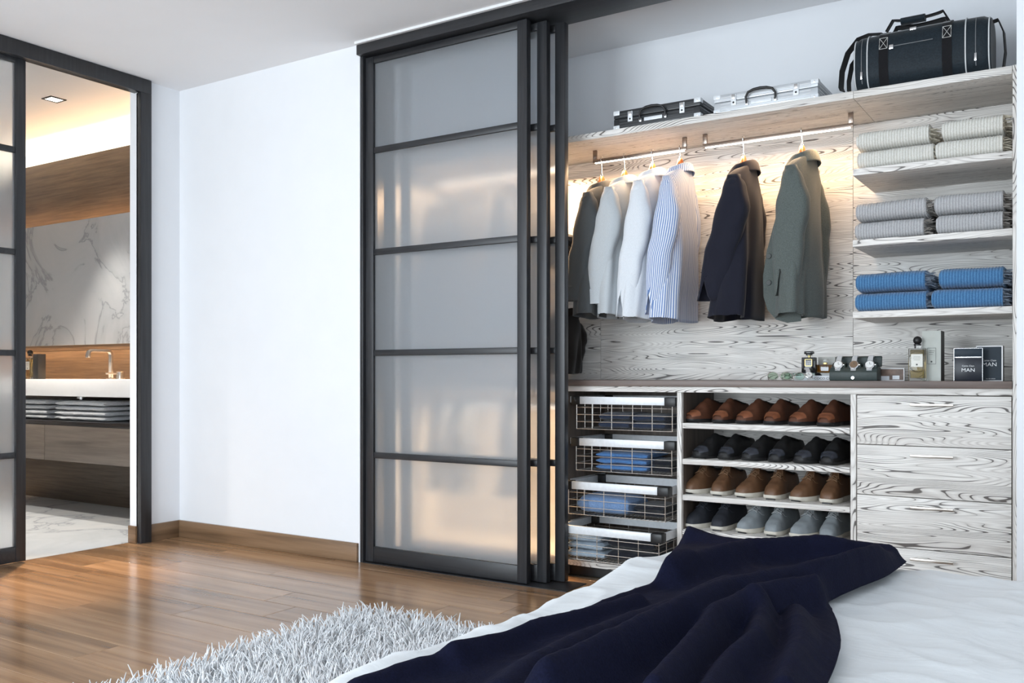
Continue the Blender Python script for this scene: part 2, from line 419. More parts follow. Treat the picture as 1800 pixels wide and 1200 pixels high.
# ------------------------------------------------------------------ sliding doors: stiles, rails, muntins, panes
def sliding_door(name, along, x0, width, y0, label_axis='X', thick=.036):
    """a leaf of five frosted panes; along X (closet) or Y (bathroom)"""
    e = struct(bpy.data.objects.new(name, None)); COL.objects.link(e)
    z0, z1 = .008, 2.592
    e.location = (x0, y0, 0) if along == 'X' else (y0, x0, 0)
    def bx(nm, a0, a1, t0, t1, c0, c1, mat, bev=.0025):
        q = B(a0, a1, t0, t1, c0, c1) if along == 'X' else B(t0, t1, a0, a1, c0, c1)
        q.build(nm, mat, e, bevel=bev)
    st, br, trl, mu = .052, .078, .034, .030
    bx('stile', 0, st, 0, thick, z0, z1, M_DARK); bx('stile', width-st, width, 0, thick, z0, z1, M_DARK)
    bx('bottom_rail', st, width-st, .002, thick-.002, z0, z0+br, M_DARKX); bx('top_rail', st, width-st, .002, thick-.002, z1-trl, z1, M_DARKX)
    zs = [z0+br] + [.553, 1.076, 1.592, 2.113] + [z1-trl]
    for c in zs[1:5]: bx('muntin', st, width-st, .004, thick-.004, c-mu/2, c+mu/2, M_DARKX)
    for i in range(5):
        lo = zs[i] + (mu/2 if i else 0); hi = zs[i+1] - (mu/2 if i < 4 else 0)
        bx('pane', st+.0005, width-st-.0005, thick/2-.003, thick/2+.003, lo+.0005, hi-.0005, M_FROST, 0)
    return e
D1R = X_at(925.7, 3.575)
sliding_door('door_1', 'X', D1R-.975, .975, 3.575)
sliding_door('door_2', 'X', X_at(960.7, 3.64)-.975, .975, 3.64)
sliding_door('door_3', 'X', X_at(992.5, 3.703)-.975, .975, 3.703)
sliding_door('door_4', 'Y', 2.634-.975, .975, -4.70)

# ------------------------------------------------------------------ bathroom beyond the opening
BC = 2.80
M_MARBF = marble('pale_floor_marble', 1.45)
struct(B(-8.6, -4.72, .6, 4.3, -.06, 0).build('floor_bathroom', M_MARBF))
struct(B(-8.6, -4.72, .6, 4.3, BC, BC+.1).build('ceiling_bathroom', M_CEIL))
struct(B(-8.6, -4.72, 4.3, 4.4, 0, BC).build('wall_bathroom_back', M_WALL))
struct(B(-8.7, -8.6, .6, 4.4, 0, BC).build('wall_bathroom_left', M_WALL))
struct(B(-8.6, -4.72, .5, .6, 0, BC).build('wall_bathroom_front', M_WALL))
cl = thing('wall_cladding', 'brown streaked wood cladding on the bathroom wall behind the marble panel', 'cladding', (-8.55, 4.11, 0))
for z0, z1, nm in ((0, 1.149, 'lower_board'), (1.151, 2.63, 'upper_board')):
    B(-8.55, -4.74, 4.11, 4.14, z0, z1).build(nm, M_BWOOD, cl, world=True, bevel=.002)
B(-8.55, -4.74, 4.16, 4.18, 2.50, 2.515).build('cove_light', M_LEDB, cl, world=True)
area('cove_lamp', (-6.6+8.55, .09, 2.53), (math.pi, 0, 0), 3.7, .06, 24, WARM, parent=cl)
mp = thing('marble_panel', 'grey veined marble panel hung over the bathroom basin with lit edges', 'wall panel', (-8.0, 4.0, 1.188))
B(-8.0, -4.80, 4.0, 4.03, 1.188, 2.112).build('slab', M_MARB, mp, world=True, bevel=.002)
B(-7.9, -4.9, 4.035, 4.107, 1.30, 1.32).build('mounting_rail', M_ALU, mp, world=True)
for zz, up in ((2.09, 1), (1.21, 0)):
    B(-7.95, -4.85, 4.045, 4.055, zz-.004, zz+.004).build('light_strip', M_LEDB, mp, world=True)
    area('edge_lamp', (1.6, .07, zz-1.188+(.012 if up else -.012)), (math.pi if up else 0, 0, 0), 3.1, .05, 11 if up else 14, (1, .58, .28), spread=1.9, parent=mp)
bs = thing('wash_basin', 'long white slab wash basin under the marble panel', 'basin', (-7.3, 3.6, .82))
B(-7.3, -4.78, 3.6, 4.107, .82, .935).build('slab', M_WHITE, bs, world=True, bevel=.004)
w = MB(); w.lathe([(.0, 0), (.022, 0), (.022, -.008), (.03, -.01), (.03, -.020), (.014, -.022), (.014, -.027), (0, -.027)], (X_at(143, 3.8), 3.8, .82), 14)
w.build('drain_trap', M_CHR, bs, world=True)
fa = thing('basin_faucet', 'square arched nickel faucet on the white wash basin', 'faucet', (X_at(195, 3.97), 3.97, .935))
MB().lathe([(0, 0), (.03, 0), (.03, .006), (0, .006)], n=20).build('base_plate', M_NICK, fa)
pts = [(0, 0, .006), (0, 0, .17), (0, -.006, .19), (0, -.02, .2), (0, -.15, .2), (0, -.168, .193), (0, -.176, .175), (0, -.176, .15)]
MB().strap(pts, (1, 0, 0), .034, .018).build('spout', M_NICK, fa, bevel=.003)
fh = thing('faucet_handle', 'round nickel tap handle with side lever beside the faucet', 'tap', (X_at(211, 3.97), 3.97, .935))
MB().lathe([(0, 0), (.034, 0), (.034, .005), (.024, .006), (.024, .05), (.022, .053), (0, .053)], n=20).build('knob', M_NICK, fh)
B(-.006, .006, -.11, -.02, .035, .047).build('lever', M_NICK, fh, bevel=.002)

M_AMB = glass('amber_liquid', (.62, .50, .26), .05, 1.25)
M_CLEAR = glass('clear_glass', (.93, .95, .95), .02, 1.35)
M_LABEL = plain('cream_paper', (.80, .79, .73), .7)
M_INK = plain('dark_ink', (.06, .065, .06), .7)
def ball_bottle(label, loc, s=1.0, rz=0):
    t = thing('perfume_bottle', label, 'bottle', loc, rz)
    w_, d_, h_ = .062*s, .032*s, .128*s
    B(-w_/2, w_/2, -d_/2, d_/2, 0, h_).build('glass_body', M_CLEAR, t, bevel=.003*s)
    B(-w_/2+.006*s, w_/2-.006*s, -d_/2+.005*s, d_/2-.005*s, .012*s, h_-.006*s).build('liquid', M_AMB, t, bevel=.002*s)
    lb = B(-.021*s, .021*s, -d_/2-.0012, -d_/2-.0002, .055*s, .105*s).build('paper_label', M_LABEL, t)
    for k, (zz, ww) in enumerate(((.094, .012), (.089, .014), (.082, .012))): B(-ww*s, ww*s, -d_/2-.0016, -d_/2-.0012, zz*s, (zz+.001)*s).build('print_line', M_INK, lb)
    B(-.003*s, .003*s, -d_/2-.0016, -d_/2-.0012, .061*s, .067*s).build('emblem', M_INK, lb)
    MB().lathe([(0, h_), (.012*s, h_), (.012*s, h_+.012*s), (0, h_+.012*s)], n=16).build('neck', M_CLEAR, t)
    MB().lathe([(0, h_+.011*s), (.014*s, h_+.011*s), (.014*s, h_+.016*s), (.009*s, h_+.017*s)] + [(.0165*s*math.sin(a), h_+.031*s-.0165*s*math.cos(a)) for a in [math.pi*k/10 for k in range(2, 11)]], n=20).build('ball_stopper', M_BLK, t)
    return t
ball_bottle('amber perfume bottle with ball stopper on the bathroom basin', (X_at(53, 3.9), 3.9, .935), 1.25)
t = thing('perfume_carton', 'dark upright perfume carton on the bathroom basin', 'box', (X_at(69.3, 3.85), 3.85, .935))
B(-.033, .033, -.03, .03, 0, .185).build('carton', plain('dark_carton', (.03, .028, .026), .4), t, bevel=.001)
B(-.033, .033, -.0305, -.03, .135, .137).build('lid_seam', M_INK, t)
# vanity cabinet
VX1 = -4.78
va = thing('vanity_cabinet', 'floating brown vanity cabinet with dark top under the basin', 'cabinet', (-7.3, 3.6, .379))
B(-7.3, VX1, 3.62, 4.108, .379, .622).build('body', M_VAN, va, world=True)
B(-7.3, VX1, 3.60, 4.108, .623, .652).build('dark_top', plain('dark_gloss_top', (.015, .012, .011), .2), va, world=True, bevel=.002)
xs = X_at(78, 3.6)
for a, b_ in ((-7.3, xs-.002), (xs+.002, VX1)): B(a, b_, 3.60, 3.62, .381, .621).build('drawer_front', M_VAN, va, world=True, bevel=.0015)
# folded towels
M_TOWEL = cloth('terry_towel', (.74, .77, .80), (.56, .59, .63), bump=.9, weave=240)
def towel(label, loc, sx, sy, h, rz, seed):
    """two thick turned layers, fold at the front"""
    t = thing('folded_towel', label, 'towel', loc, rz, 'grey towels on the vanity shelf')
    for k in range(2):
        rings = []; zc = h*(.25+.5*k); N = 22
        for i in range(N+1):
            a = i/N; x = lerp(-sx/2, sx/2, a); e = min(1, min(a, 1-a)*9); e = .55+.45*math.sqrt(max(0, 1-(1-e)**2))
            q = []
            for j in range(28):
                an = 2*math.pi*j/28
                yy = sgnpow(math.cos(an), .6)*sy/2*(.96+.04*e); zz = sgnpow(math.sin(an), .85)*h*.25*e
                nz = noise.noise(Vector((x*14+seed, yy*14, k*9.0+zz*20)))*.005
                q.append((x, yy+nz*1.6, zc+zz+nz))
            rings.append(q)
        MB().loft(rings).build('folded_layer', M_TOWEL, t)
    return t
for i, (pa, pb, yy) in enumerate(((43-45, 100, 3.80), (99, 203, 3.80))):
    xa, xb = X_at(pa, 3.68), X_at(pb, 3.74)
    for k in range(2):
        towel('grey folded towel, %s one of the stack %s' % (('lower', 'upper')[k], ('beside the sliding glass door edge', 'standing under the faucet')[i]),
              ((xa+xb)/2, yy, .6522+k*.0685), abs(xb-xa)*(.99 if k == 0 else .95), .28, .067, .0, i*3+k)
# ceiling downlights; the doorway and vanity ones are unseen and added
def downlight(label, x, y, z, power=14, aim=None, wide=False):
    t = thing('ceiling_downlight', label, 'ceiling light', (x, y, z), 0, 'square ceiling downlights')
    f = MB()
    for a in ((-.055, .055, -.055, -.043), (-.055, .055, .043, .055), (-.055, -.043, -.043, .043), (.043, .055, -.043, .043)): f.box(*a, -.006, 0)
    f.build('frame', M_BLK, t, smooth=False)
    B(-.043, .043, -.043, .043, -.003, 0).build('lamp_glass', emit('downlight_glow_%d' % len(MATS), (1, .93, .84), 7), t)
    l = bpy.data.lights.new('downlight_lamp', 'SPOT'); l.energy = power*15; l.spot_size = 1.05; l.spot_blend = .6; l.color = (1, .91, .80); l.shadow_soft_size = .05
    o = bpy.data.objects.new('downlight_lamp', l); COL.objects.link(o); o.parent = t; o.location = (0, 0, -.02)
    if wide: l.spot_size = 1.9; l.spot_blend = .8
    if aim: o.rotation_euler = (Vector(aim)-Vector((x, y, z))).to_track_quat('-Z', 'Y').to_euler(); l.color = (1, .74, .48); l.spot_size = .5; l.spot_blend = .9
    return t
dl = at_z(95, 174, BC)
downlight('small square downlight with black rim in the bathroom ceiling', dl.x, dl.y, BC)
downlight('unseen tilting downlight added by the bathroom doorway for the floor spill', -5.15, 3.1, BC, 38, aim=(-4.2, 2.42, 0))  # hidden by the header; added to throw warm light on the bedroom floor
downlight('unseen square downlight added in the bathroom ceiling to light the vanity', -6.0, 2.3, BC, 16, wide=True)  # out of view; added as soft fill on the vanity front

# ------------------------------------------------------------------ wardrobe carcass
YF, YB = 3.88, 4.30
SX0 = HX0+.02                     # left inner side of the closet
RXI = X_at(1780, YF)             # inner face of the side panel
bp = thing('wardrobe_back_panel', 'whitewashed veneer back panel of the wardrobe behind the clothes', 'panel', (SX0, YB, .94))
cuts = [SX0, X_at(1056, YB), X_at(1500, YB)-.001, RXI]
for a, b_ in zip(cuts, cuts[1:]): B(a+.0008, b_-.0008, YB, YB+.018, .94, 2.081).build('panel', M_ZEB, bp, world=True, smooth=False)
sp = tag(B(RXI, PIER-.001, YF-.005, YB+.018, 0, 2.112).build('side_panel', M_ZEBV, bevel=.0015), 'upright whitewashed side panel at the wall end of the wardrobe', 'panel')
ts = thing('wardrobe_shelf', 'long whitewashed top shelf carrying the briefcases and duffel bag', 'shelf', (SX0, YF, 2.082))
c2 = [SX0, X_at(1500, YF), RXI-.001]
for a, b_ in zip(c2, c2[1:]): B(a+.0006, b_-.0006, YF, YB+.016, 2.082, 2.112).build('board', M_ZEB, ts, world=True, bevel=.001)
SHX = X_at(1499, YF)
SHZ = (1.796, 1.508, 1.219)
for z, nm in zip(SHZ, ('holding the cream blankets', 'holding the grey blankets', 'holding the blue blankets')):
    tag(B(SHX, RXI-.001, YF, YB-.001, z-.027, z).build('floating_shelf', M_ZEB, bevel=.0012), 'short whitewashed floating shelf '+nm, 'shelf', 'floating blanket shelves')
WT = .939
wt = tag(B(SX0, RXI-.001, YF-.012, YB-.001, WT-.028, WT).build('worktop', M_TOP, bevel=.0015), 'long taupe wood worktop over the drawers and shoe shelves', 'worktop')
wt2 = tag(B(SX0, RXI-.001, YF, YB-.001, WT-.054, WT-.0285).build('top_rail', M_ZEB, bevel=.001), 'whitewashed rail board directly under the taupe worktop', 'board')
CT = WT-.0545
XA, XB_, XC_ = X_at(1190, YF), X_at(1198, YF), X_at(1495, YF)
XD = X_at(1506, YF)
# basket tower
bt = thing('basket_cabinet', 'open dark-sided cabinet unit holding the pull-out wire baskets', 'cabinet', (-2.2, YF, 0))
B(-2.2, -2.175, YF, YB-.002, .0, CT).build('side_panel', M_BOX, bt, world=True)
B(-2.175, XA-.0005, YB-.02, YB-.002, .08, CT).build('back_panel', M_BOX, bt, world=True)
B(-2.175, XA-.0005, YF, YB-.02, .05, .075).build('bottom_board', M_ZEB, bt, world=True)
B(-2.175, XA-.0005, YF+.03, YF+.05, 0, .05).build('plinth', M_BLK, bt, world=True)
for zz in (.86, .66, .46, .26): B(-2.1745, -2.166, YF+.03, YB-.03, zz-.03, zz).build('runner', M_ALU, bt, world=True)
# left tower behind the doors, opened up for an added rail light
lt = thing('hanging_cabinet', 'open lower cabinet behind the sliding doors with rail light added for pane glow', 'cabinet', (SX0, YF, 0))
B(SX0, SX0+.02, YF+.02, YB-.002, .0, CT).build('side_panel', M_ZEBV, lt, world=True)
B(SX0+.02, -2.2005, YB-.02, YB-.002, .08, CT).build('back_panel', M_ZEB, lt, world=True)
B(SX0+.02, -2.2005, YF+.02, YB-.02, .05, .08).build('bottom_board', M_ZEB, lt, world=True)
B(SX0+.02, -2.2005, YF+.05, YF+.07, 0, .05).build('plinth', M_BLK, lt, world=True)
B(SX0+.02, -2.2005, 4.085, 4.10, .80, .82).build('trouser_rail', M_BAR, lt, world=True)
B(SX0+.05, -2.23, 4.088, 4.097, .796, .80).build('light_strip', M_LED, lt, world=True)
area('pane_warmth_lamp', ((SX0+-2.2)/2-SX0, 4.09-YF, .79), (0, 0, 0), .85, .02, 30, (1, .66, .36), parent=lt)  # strip and lamp are added to warm the lower frosted panes
M_TRS = cloth('slate_trouser_cloth', (.05, .06, .075))
for k, (xx, lab) in enumerate(((-3.10, 'folded over the rail end'), (-2.96, 'second along the rail'), (-2.62, 'hung apart beside the basket unit'))):
    t = thing('hanging_trousers', 'slate trousers '+lab+' behind frosted doors', 'trousers', (xx, 4.0925, .825), 0, 'trousers behind the frosted doors')
    for sg in (-1, 1):
        rings = []
        for q_ in range(14):
            u = q_/13; zz = lerp(.004, -.50, u); yy = sg*(.014+.05*min(1, u*4))
            rings.append([(math.cos(a)*(.045+.006*math.sin(q_+k)), yy+math.sin(a)*.012+.006*math.sin(q_*.7+k), zz) for a in [2*math.pi*m/20 for m in range(20)]])
        MB().loft(rings).build('trouser_leg', M_TRS, t, angle=80)
# shoe cabinet
sh = thing('shoe_cabinet', 'open whitewashed shoe cabinet with stacked shelves between baskets and drawers', 'cabinet', (XA, YF, 0))
B(XA, XB_, YF, YB-.002, 0, CT).build('side_panel', M_ZEBV, sh, world=True, bevel=.001)
B(XC_, XD-.003, YF, YB-.002, 0, CT).build('side_panel', M_ZEBV, sh, world=True, bevel=.001)
B(XB_, XC_, YB-.02, YB-.002, .08, CT).build('back_panel', M_ZEB, sh, world=True)
for nm, xx in (('shade_lining', XB_), ('shade_lining', XC_-.003)):
    B(xx, xx+.003, YF+.02, YB-.02, .08, CT).build(nm, M_BOX, sh, world=True)  # dark sheets on the inner sides stand in for the cubby shade
SZ = (.748, .5875, .4265, .271, .105)
for z in SZ: B(XB_+.003, XC_-.003, YF+.001, YB-.02, z-.0235, z).build('shelf', M_ZEB, sh, world=True, bevel=.0012)
B(XB_, XC_, YF+.03, YF+.05, 0, .08).build('plinth', M_BLK, sh, world=True)
# drawer cabinet
dc = thing('drawer_cabinet', 'whitewashed four-drawer cabinet with slim bar handles', 'cabinet', (XD, YF, 0))
B(XD-.002, RXI-.002, YF+.02, YB-.002, .06, CT).build('body', M_BOX, dc, world=True)
B(XD, RXI-.004, YF+.04, YF+.06, 0, .06).build('plinth', M_BLK, dc, world=True)
dz = [.8825, .684, .4826, .282, .08]
hx0, hx1 = X_at(1600, YF-.025), X_at(1676, YF-.025)
for k in range(4):
    d_ = B(XD+.001, RXI-.004, YF, YF+.0195, dz[k+1]+.0015, dz[k]-.0015).build('drawer_front', M_ZEB, dc, world=True, bevel=.001)
    hz = dz[k]-.036
    h_ = MB(); h_.box(hx0, hx1, YF-.032, YF-.022, hz-.005, hz+.005)
    for a in (hx0+.012, hx1-.02): h_.box(a, a+.008, YF-.022, YF-.0002, hz-.004, hz+.004)
    h_.build('handle', M_NICK, d_, world=True, bevel=.0012)

# ------------------------------------------------------------------ wire baskets
def wire_basket(label, yfront, ztop, seed):
    t = thing('wire_basket', label, 'basket', (-2.16, yfront, ztop-.155), 0, 'pull-out wire baskets')
    x0, x1 = -2.158, XA-.012; y0, y1 = yfront, yfront+.36; zb, zt = ztop-.155, ztop
    fh_ = .036
    bl, brr = x0+.045, x1-.055
    B(bl, brr, y0-.002, y0+.016, zt-fh_, zt).build('front_bar', M_ALU, t, world=True, bevel=.0015)
    for a, b_ in ((x0, bl-.0003), (brr+.0003, x1)): B(a, b_, y0-.006, y0+.045, zt-fh_-.004, zt+.001).build('corner_block', M_BLK, t, world=True, bevel=.004)
    for a in (x0+.004, x1-.018): B(a, a+.014, y0+.045, y1-.04, zt-fh_, zt-.002).build('side_rail', M_ALU, t, world=True)
    B(x0+.05, x1-.05, y1-.014, y1, zt-fh_, zt).build('rear_bar', M_ALU, t, world=True)
    for a, b_ in ((x0, x0+.049), (x1-.049, x1)): B(a, b_, y1-.04, y1, zt-fh_-.002, zt).build('corner_block', M_BLK, t, world=True, bevel=.003)
    wf_ = MB(); xi0, xi1, yi0, yi1 = x0+.022, x1-.022, y0+.012, y1-.015
    rr = .0017
    # uprights, front, back and sides
    for fx in (0, .17, .38, .60, .80, 1.0):
        x = lerp(xi0, xi1, fx)
        for yy in (yi0, yi1): wf_.tube([(x, yy, zt-fh_), (x, yy, zb)], rr*1.15, 6)
    for fy in (.25, .5, .75):
        yy = lerp(yi0, yi1, fy)
        for x in (xi0, xi1): wf_.tube([(x, yy, zt-fh_), (x, yy, zb)], rr, 6)
    for k in range(4):
        z = lerp(zb, zt-fh_-.016, k/3)
        for yy in (yi0-.003, yi1+.003): wf_.tube([(xi0, yy, z), (xi1, yy, z)], rr, 6)
        for x in (xi0, xi1): wf_.tube([(x, yi0, z), (x, yi1, z)], rr, 6)
    for k in range(1, 24): wf_.tube([(lerp(xi0, xi1, k/24), yi0, zb), (lerp(xi0, xi1, k/24), yi1, zb)], rr*.85, 5)
    for fy in (.33, .66): wf_.tube([(xi0, lerp(yi0, yi1, fy), zb-.002), (xi1, lerp(yi0, yi1, fy), zb-.002)], rr, 5)
    wf_.build('wire_grid', M_WIRE, t, world=True)
    return (xi0, xi1, yi0, yi1, zb+.003)
bk = [wire_basket('top wire basket with dark folded trousers right under the worktop', 3.895, .860, 0),
      wire_basket('second wire basket from the worktop with bright blue jeans', 3.89, .661, 1),
      wire_basket('wire basket with one pale blue pair of jeans, pulled slightly out', 3.815, .461, 2),
      wire_basket('lowest wire basket with stacked washed jeans, pulled furthest out', 3.745, .264, 3)]
def denim(name, col): return cloth(name, col, [c*.62 for c in col], bump=.5, weave=420, wr=.5)
DN = {'navy': denim('dark_navy_cloth', (.035, .048, .085)), 'blue': denim('blue_denim', (.10, .25, .55)), 'pale': denim('pale_denim', (.22, .36, .62)),
      'wash': denim('washed_denim', (.42, .52, .62)), 'black': denim('black_denim', (.018, .02, .028))}
def folded(name, cat, label, x0, x1, y0, y1, z0, h, mat, layers=2, seed=0, group=None):
    t = thing(name, label, cat, ((x0+x1)/2, (y0+y1)/2, z0), 0, group)
    sx, sy = (x1-x0), (y1-y0); lh = h/layers
    for k in range(layers):
        rings = []; N = 18
        shift = noise.noise(Vector((seed*3.1, k*2.3, 0)))*.01
        for i in range(N+1):
            a = i/N; x = lerp(-sx/2, sx/2, a)+shift; e = min(1, min(a, 1-a)*8); e = .45+.55*math.sqrt(max(0, 1-(1-e)**2))
            q = []
            for j in range(24):
                an = 2*math.pi*j/24
                yy = sgnpow(math.cos(an), .4)*sy/2; zz = sgnpow(math.sin(an), .75)*lh*.49*e
                nz = noise.noise(Vector((x*16+seed*5, yy*16, k*5+zz*30)))
                q.append((x+nz*.004, yy+nz*.006, max(.0005, lh*(k+.5)+zz+nz*.0035*(.4 if k == 0 and zz < 0 else 1))))
            rings.append(q)
        MB().loft(rings).build('folded_layer', mat, t)
    return t
g = 'jeans and trousers in the wire baskets'
x0, x1, y0, y1, zb = bk[0]
xm = (x0+x1)/2
folded('folded_trousers', 'trousers', 'dark navy folded trousers in the top basket, by the dark cabinet side', x0+.10, xm+.015, y0+.03, y1-.06, zb, .075, DN['navy'], 2, 1, g)
folded('folded_trousers', 'trousers', 'dark navy folded trousers in the top basket, by the shoe shelves', xm+.03, x1-.05, y0+.03, y1-.06, zb, .072, DN['navy'], 2, 2, g)
x0, x1, y0, y1, zb = bk[1]
folded('folded_jeans', 'jeans', 'bright blue folded jeans in the second wire basket', x0+.09, x0+.355, y0+.03, y1-.05, zb, .088, DN['blue'], 3, 3, g)
folded('folded_jeans', 'jeans', 'black folded jeans beside the bright blue pair in a basket', x0+.365, x1-.03, y0+.05, y1-.05, zb, .06, DN['black'], 2, 4, g)
x0, x1, y0, y1, zb = bk[2]
folded('folded_jeans', 'jeans', 'pale blue folded jeans alone at the front of the third basket', x0+.035, x0+.30, y0+.03, y1-.08, zb, .085, DN['pale'], 1, 5, g)
folded('folded_jeans', 'jeans', 'black folded jeans beside the pale blue pair in a basket', x0+.315, x1-.03, y0+.06, y1-.05, zb, .055, DN['black'], 2, 6, g)
x0, x1, y0, y1, zb = bk[3]
for k in range(3):
    folded('folded_jeans', 'jeans', 'light washed folded jeans in the lowest basket, %s of its pile' % ('bottom', 'middle', 'top')[k], x0+.01, x0+.21-.008*k, y0+.02, y1-.1, zb+.037*k, .036, DN['wash'], 1, 7+k, g)
for k in range(2):
    folded('folded_jeans', 'jeans', 'black folded jeans in the lowest basket, %s of the dark pile' % ('bottom', 'top')[k], x0+.225, x1-.04, y0+.03, y1-.06, zb+.056*k, .055, DN['black'], 1, 11+k, g)

# ------------------------------------------------------------------ shoes
def shoe_meshes(style, mats):
    """one right shoe, toe toward -y, on z = 0; returns list of (part, MB, mat)"""
    L, HW = .285, .047
    hwid = lambda s: HW*interp(s, [(0, .50), (.05, .74), (.14, .93), (.3, 1.0), (.52, .83), (.75, .74), (.93, .70), (1, .48)])
    cx = lambda s: .009*math.sin(math.pi*min(1, s*1.25)) - .004
    if style == 'loafer':
        sole_h, top = .016, [(0, .034), (.06, .043), (.2, .058), (.36, .088), (.46, .104), (.6, .094), (.8, .082), (1, .078)]
    else:
        sole_h, top = .020, [(0, .036), (.06, .050), (.2, .066), (.36, .092), (.47, .112), (.6, .106), (.8, .094), (1, .090)]
    parts = []
    sole = []
    for zz, gr in ((0, .0 if style == 'loafer' else -.002), (sole_h*.5, .003), (sole_h, .003)):
        ring = []
        N = 28
        for i in range(N+1):
            s = i/N; ring.append((cx(s)+hwid(s)+gr, lerp(-L*.5-gr, L*.5+gr, s), zz + (.007*(1-s/.12)**2 if s < .12 and zz == 0 else 0)))
        for i in range(N, -1, -1):
            s = i/N; ring.append((cx(s)-hwid(s)-gr, lerp(-L*.5-gr, L*.5+gr, s), zz + (.007*(1-s/.12)**2 if s < .12 and zz == 0 else 0)))
        sole.append(ring)
    parts.append(('sole', MB().loft(sole), mats['sole']))
    if style != 'loafer':      # dark treads under the pale sole
        tr_ = MB()
        for i in range(9):
            s = .02+i*.115; tr_.box(cx(s)-hwid(s)*.8, cx(s)+hwid(s)*.8, lerp(-L*.5, L*.5, s), lerp(-L*.5, L*.5, s)+.02, -.0005, .006+(.006 if i == 0 else 0))
        parts.append(('tread', tr_, mats['tread']))
    rings = []
    N = 30
    for i in range(N+1):
        s = .004+.992*i/N; h = interp(s, top); w_ = hwid(s)*(.985 if s > .03 else .9)
        if i == 0: h = sole_h+.010
        q = []
        for j in range(17):
            a = math.pi*j/16
            pw = .62 if s < .3 else .8
            nar = 1 - .30*interp(s, [(.2, 0), (.45, 1), (1, .8)])*math.sin(a)**1.5
            q.append((cx(s)+sgnpow(math.cos(a), pw)*w_*nar, lerp(-L*.5, L*.5, s), sole_h-.001 + (h-sole_h)*math.sin(a)**.8))
        rings.append(q)
    up = MB().loft(rings, closed=True)
    parts.append(('upper', up, mats['upper']))
    # foot opening: a dark patch on the closed upper stands for its shade
    op = []
    for k, (e, dz_) in enumerate(((1.0, .0015), (.86, .003), (.55, -.001))):
        op.append([(cx(.76)+math.cos(2*math.pi*j/20)*HW*.50*e, L*.24+math.sin(2*math.pi*j/20)*L*.20*e, interp(.76+.2*math.sin(2*math.pi*j/20)*e, top)+dz_-(.010*abs(math.cos(2*math.pi*j/20))**2 if k == 0 else .004)) for j in range(20)])
    parts.append(('opening_shade', MB().loft(op), mats['opening_shade']))
    def surf(s, a, lift=.0012):
        h = interp(s, top); w_ = hwid(s)*.985; nar = 1 - .30*interp(s, [(.2, 0), (.45, 1), (1, .8)])*math.sin(a)**1.5
        return Vector((cx(s)+sgnpow(math.cos(a), .8 if s >= .3 else .62)*(w_*nar+lift), lerp(-L*.5, L*.5, s), sole_h-.001+(h-sole_h)*math.sin(a)**.8+lift))
    if style == 'loafer':
        tc = []
        for i in range(6):
            s = .0+.028*i
            tc.append([surf(max(s, .004), math.pi*(.10+.80*j/14), .0018) + Vector((0, -.002 if i == 0 else 0, 0)) for j in range(15)])
        parts.append(('toe_cap', MB().loft(tc, closed=False), mats['cap']))
    else:
        lc = MB()
        for k in range(4):
            s = .31+.045*k
            lc.tube([surf(s-.012, math.pi*.36, .003), surf(s, math.pi*.5, .005), surf(s+.012, math.pi*.64, .003)], .0022, 6)
            lc.tube([surf(s+.012, math.pi*.36, .003), surf(s, math.pi*.5, .0055), surf(s-.012, math.pi*.64, .003)], .0022, 6)
        for sg in (-1, 1):
            lc.tube([surf(.47, math.pi*.5, .006), surf(.43, math.pi*(.5+sg*.12), .010), surf(.38, math.pi*(.5+sg*.17), .006)], .002, 6)
        parts.append(('laces', lc, mats['lace']))
        sm = MB()
        for sg in (-1, 1): sm.tube([surf(.30, math.pi*.5, .001)] + [surf(.30+.03*k, math.pi*(.5+sg*.10*k), .001) for k in range(1, 4)] + [surf(.46, math.pi*(.5+sg*.36), .001)], .0011, 5)
        parts.append(('seam', sm, mats['lace']))
        tg = [[surf(s, math.pi*(.36+.28*j/6), .004+.012*max(0, (s-.44))*8) for j in range(7)] for s in (.40, .45, .5, .54)]
        parts.append(('tongue', MB().loft(tg, closed=False), mats['upper']))
    return parts
def leather(name, c, rough=.42): return plain(name, c, rough, var=.14, nscale=26, bump=.06)
SOLE_B = plain('black_rubber', (.012, .012, .013), .45); SOLE_W = plain('cream_rubber', (.70, .66, .58), .55); OPEN_SHADE = plain('shoe_opening_shade', (.02, .017, .015), .8)
KINDS = {
 'brown loafer': ('loafer', dict(sole=SOLE_B, upper=leather('brown_suede', (.10, .034, .015), .7), opening_shade=OPEN_SHADE, cap=leather('polished_tan_leather', (.27, .10, .05), .25))),
 'black loafer': ('loafer', dict(sole=SOLE_B, upper=leather('black_suede', (.010, .010, .011), .6), opening_shade=OPEN_SHADE, cap=leather('polished_black_leather', (.05, .055, .07), .15))),
 'brown derby': ('derby', dict(sole=SOLE_W, tread=SOLE_B, upper=leather('brown_leather', (.15, .075, .038), .5), opening_shade=OPEN_SHADE, lace=leather('brown_lace', (.24, .14, .08)))),
 'navy derby': ('derby', dict(sole=SOLE_W, tread=SOLE_B, upper=leather('dark_navy_suede', (.022, .025, .034), .7), opening_shade=OPEN_SHADE, lace=leather('dark_lace', (.05, .055, .07)))),
 'grey derby': ('derby', dict(sole=SOLE_W, tread=SOLE_B, upper=leather('grey_suede', (.26, .29, .31), .7), opening_shade=OPEN_SHADE, lace=leather('grey_lace', (.42, .45, .47))))}
proto = {}
for kname, (style, mats) in KINDS.items():
    proto[kname] = {}
    base = shoe_meshes(style, mats)
    for sgn in (1, -1):
        t = thing('loafer_shoe' if style == 'loafer' else 'derby_shoe', '', 'shoe')
        for pn, mb, m in base:
            m2 = MB(); m2.v = [(x*sgn, y_, z_) for x, y_, z_ in mb.v]; m2.f = [f[::-1] for f in mb.f] if sgn < 0 else list(mb.f)
            m2.build(pn, m, t, angle=60, smooth=True)
        proto[kname][sgn] = [t, False]
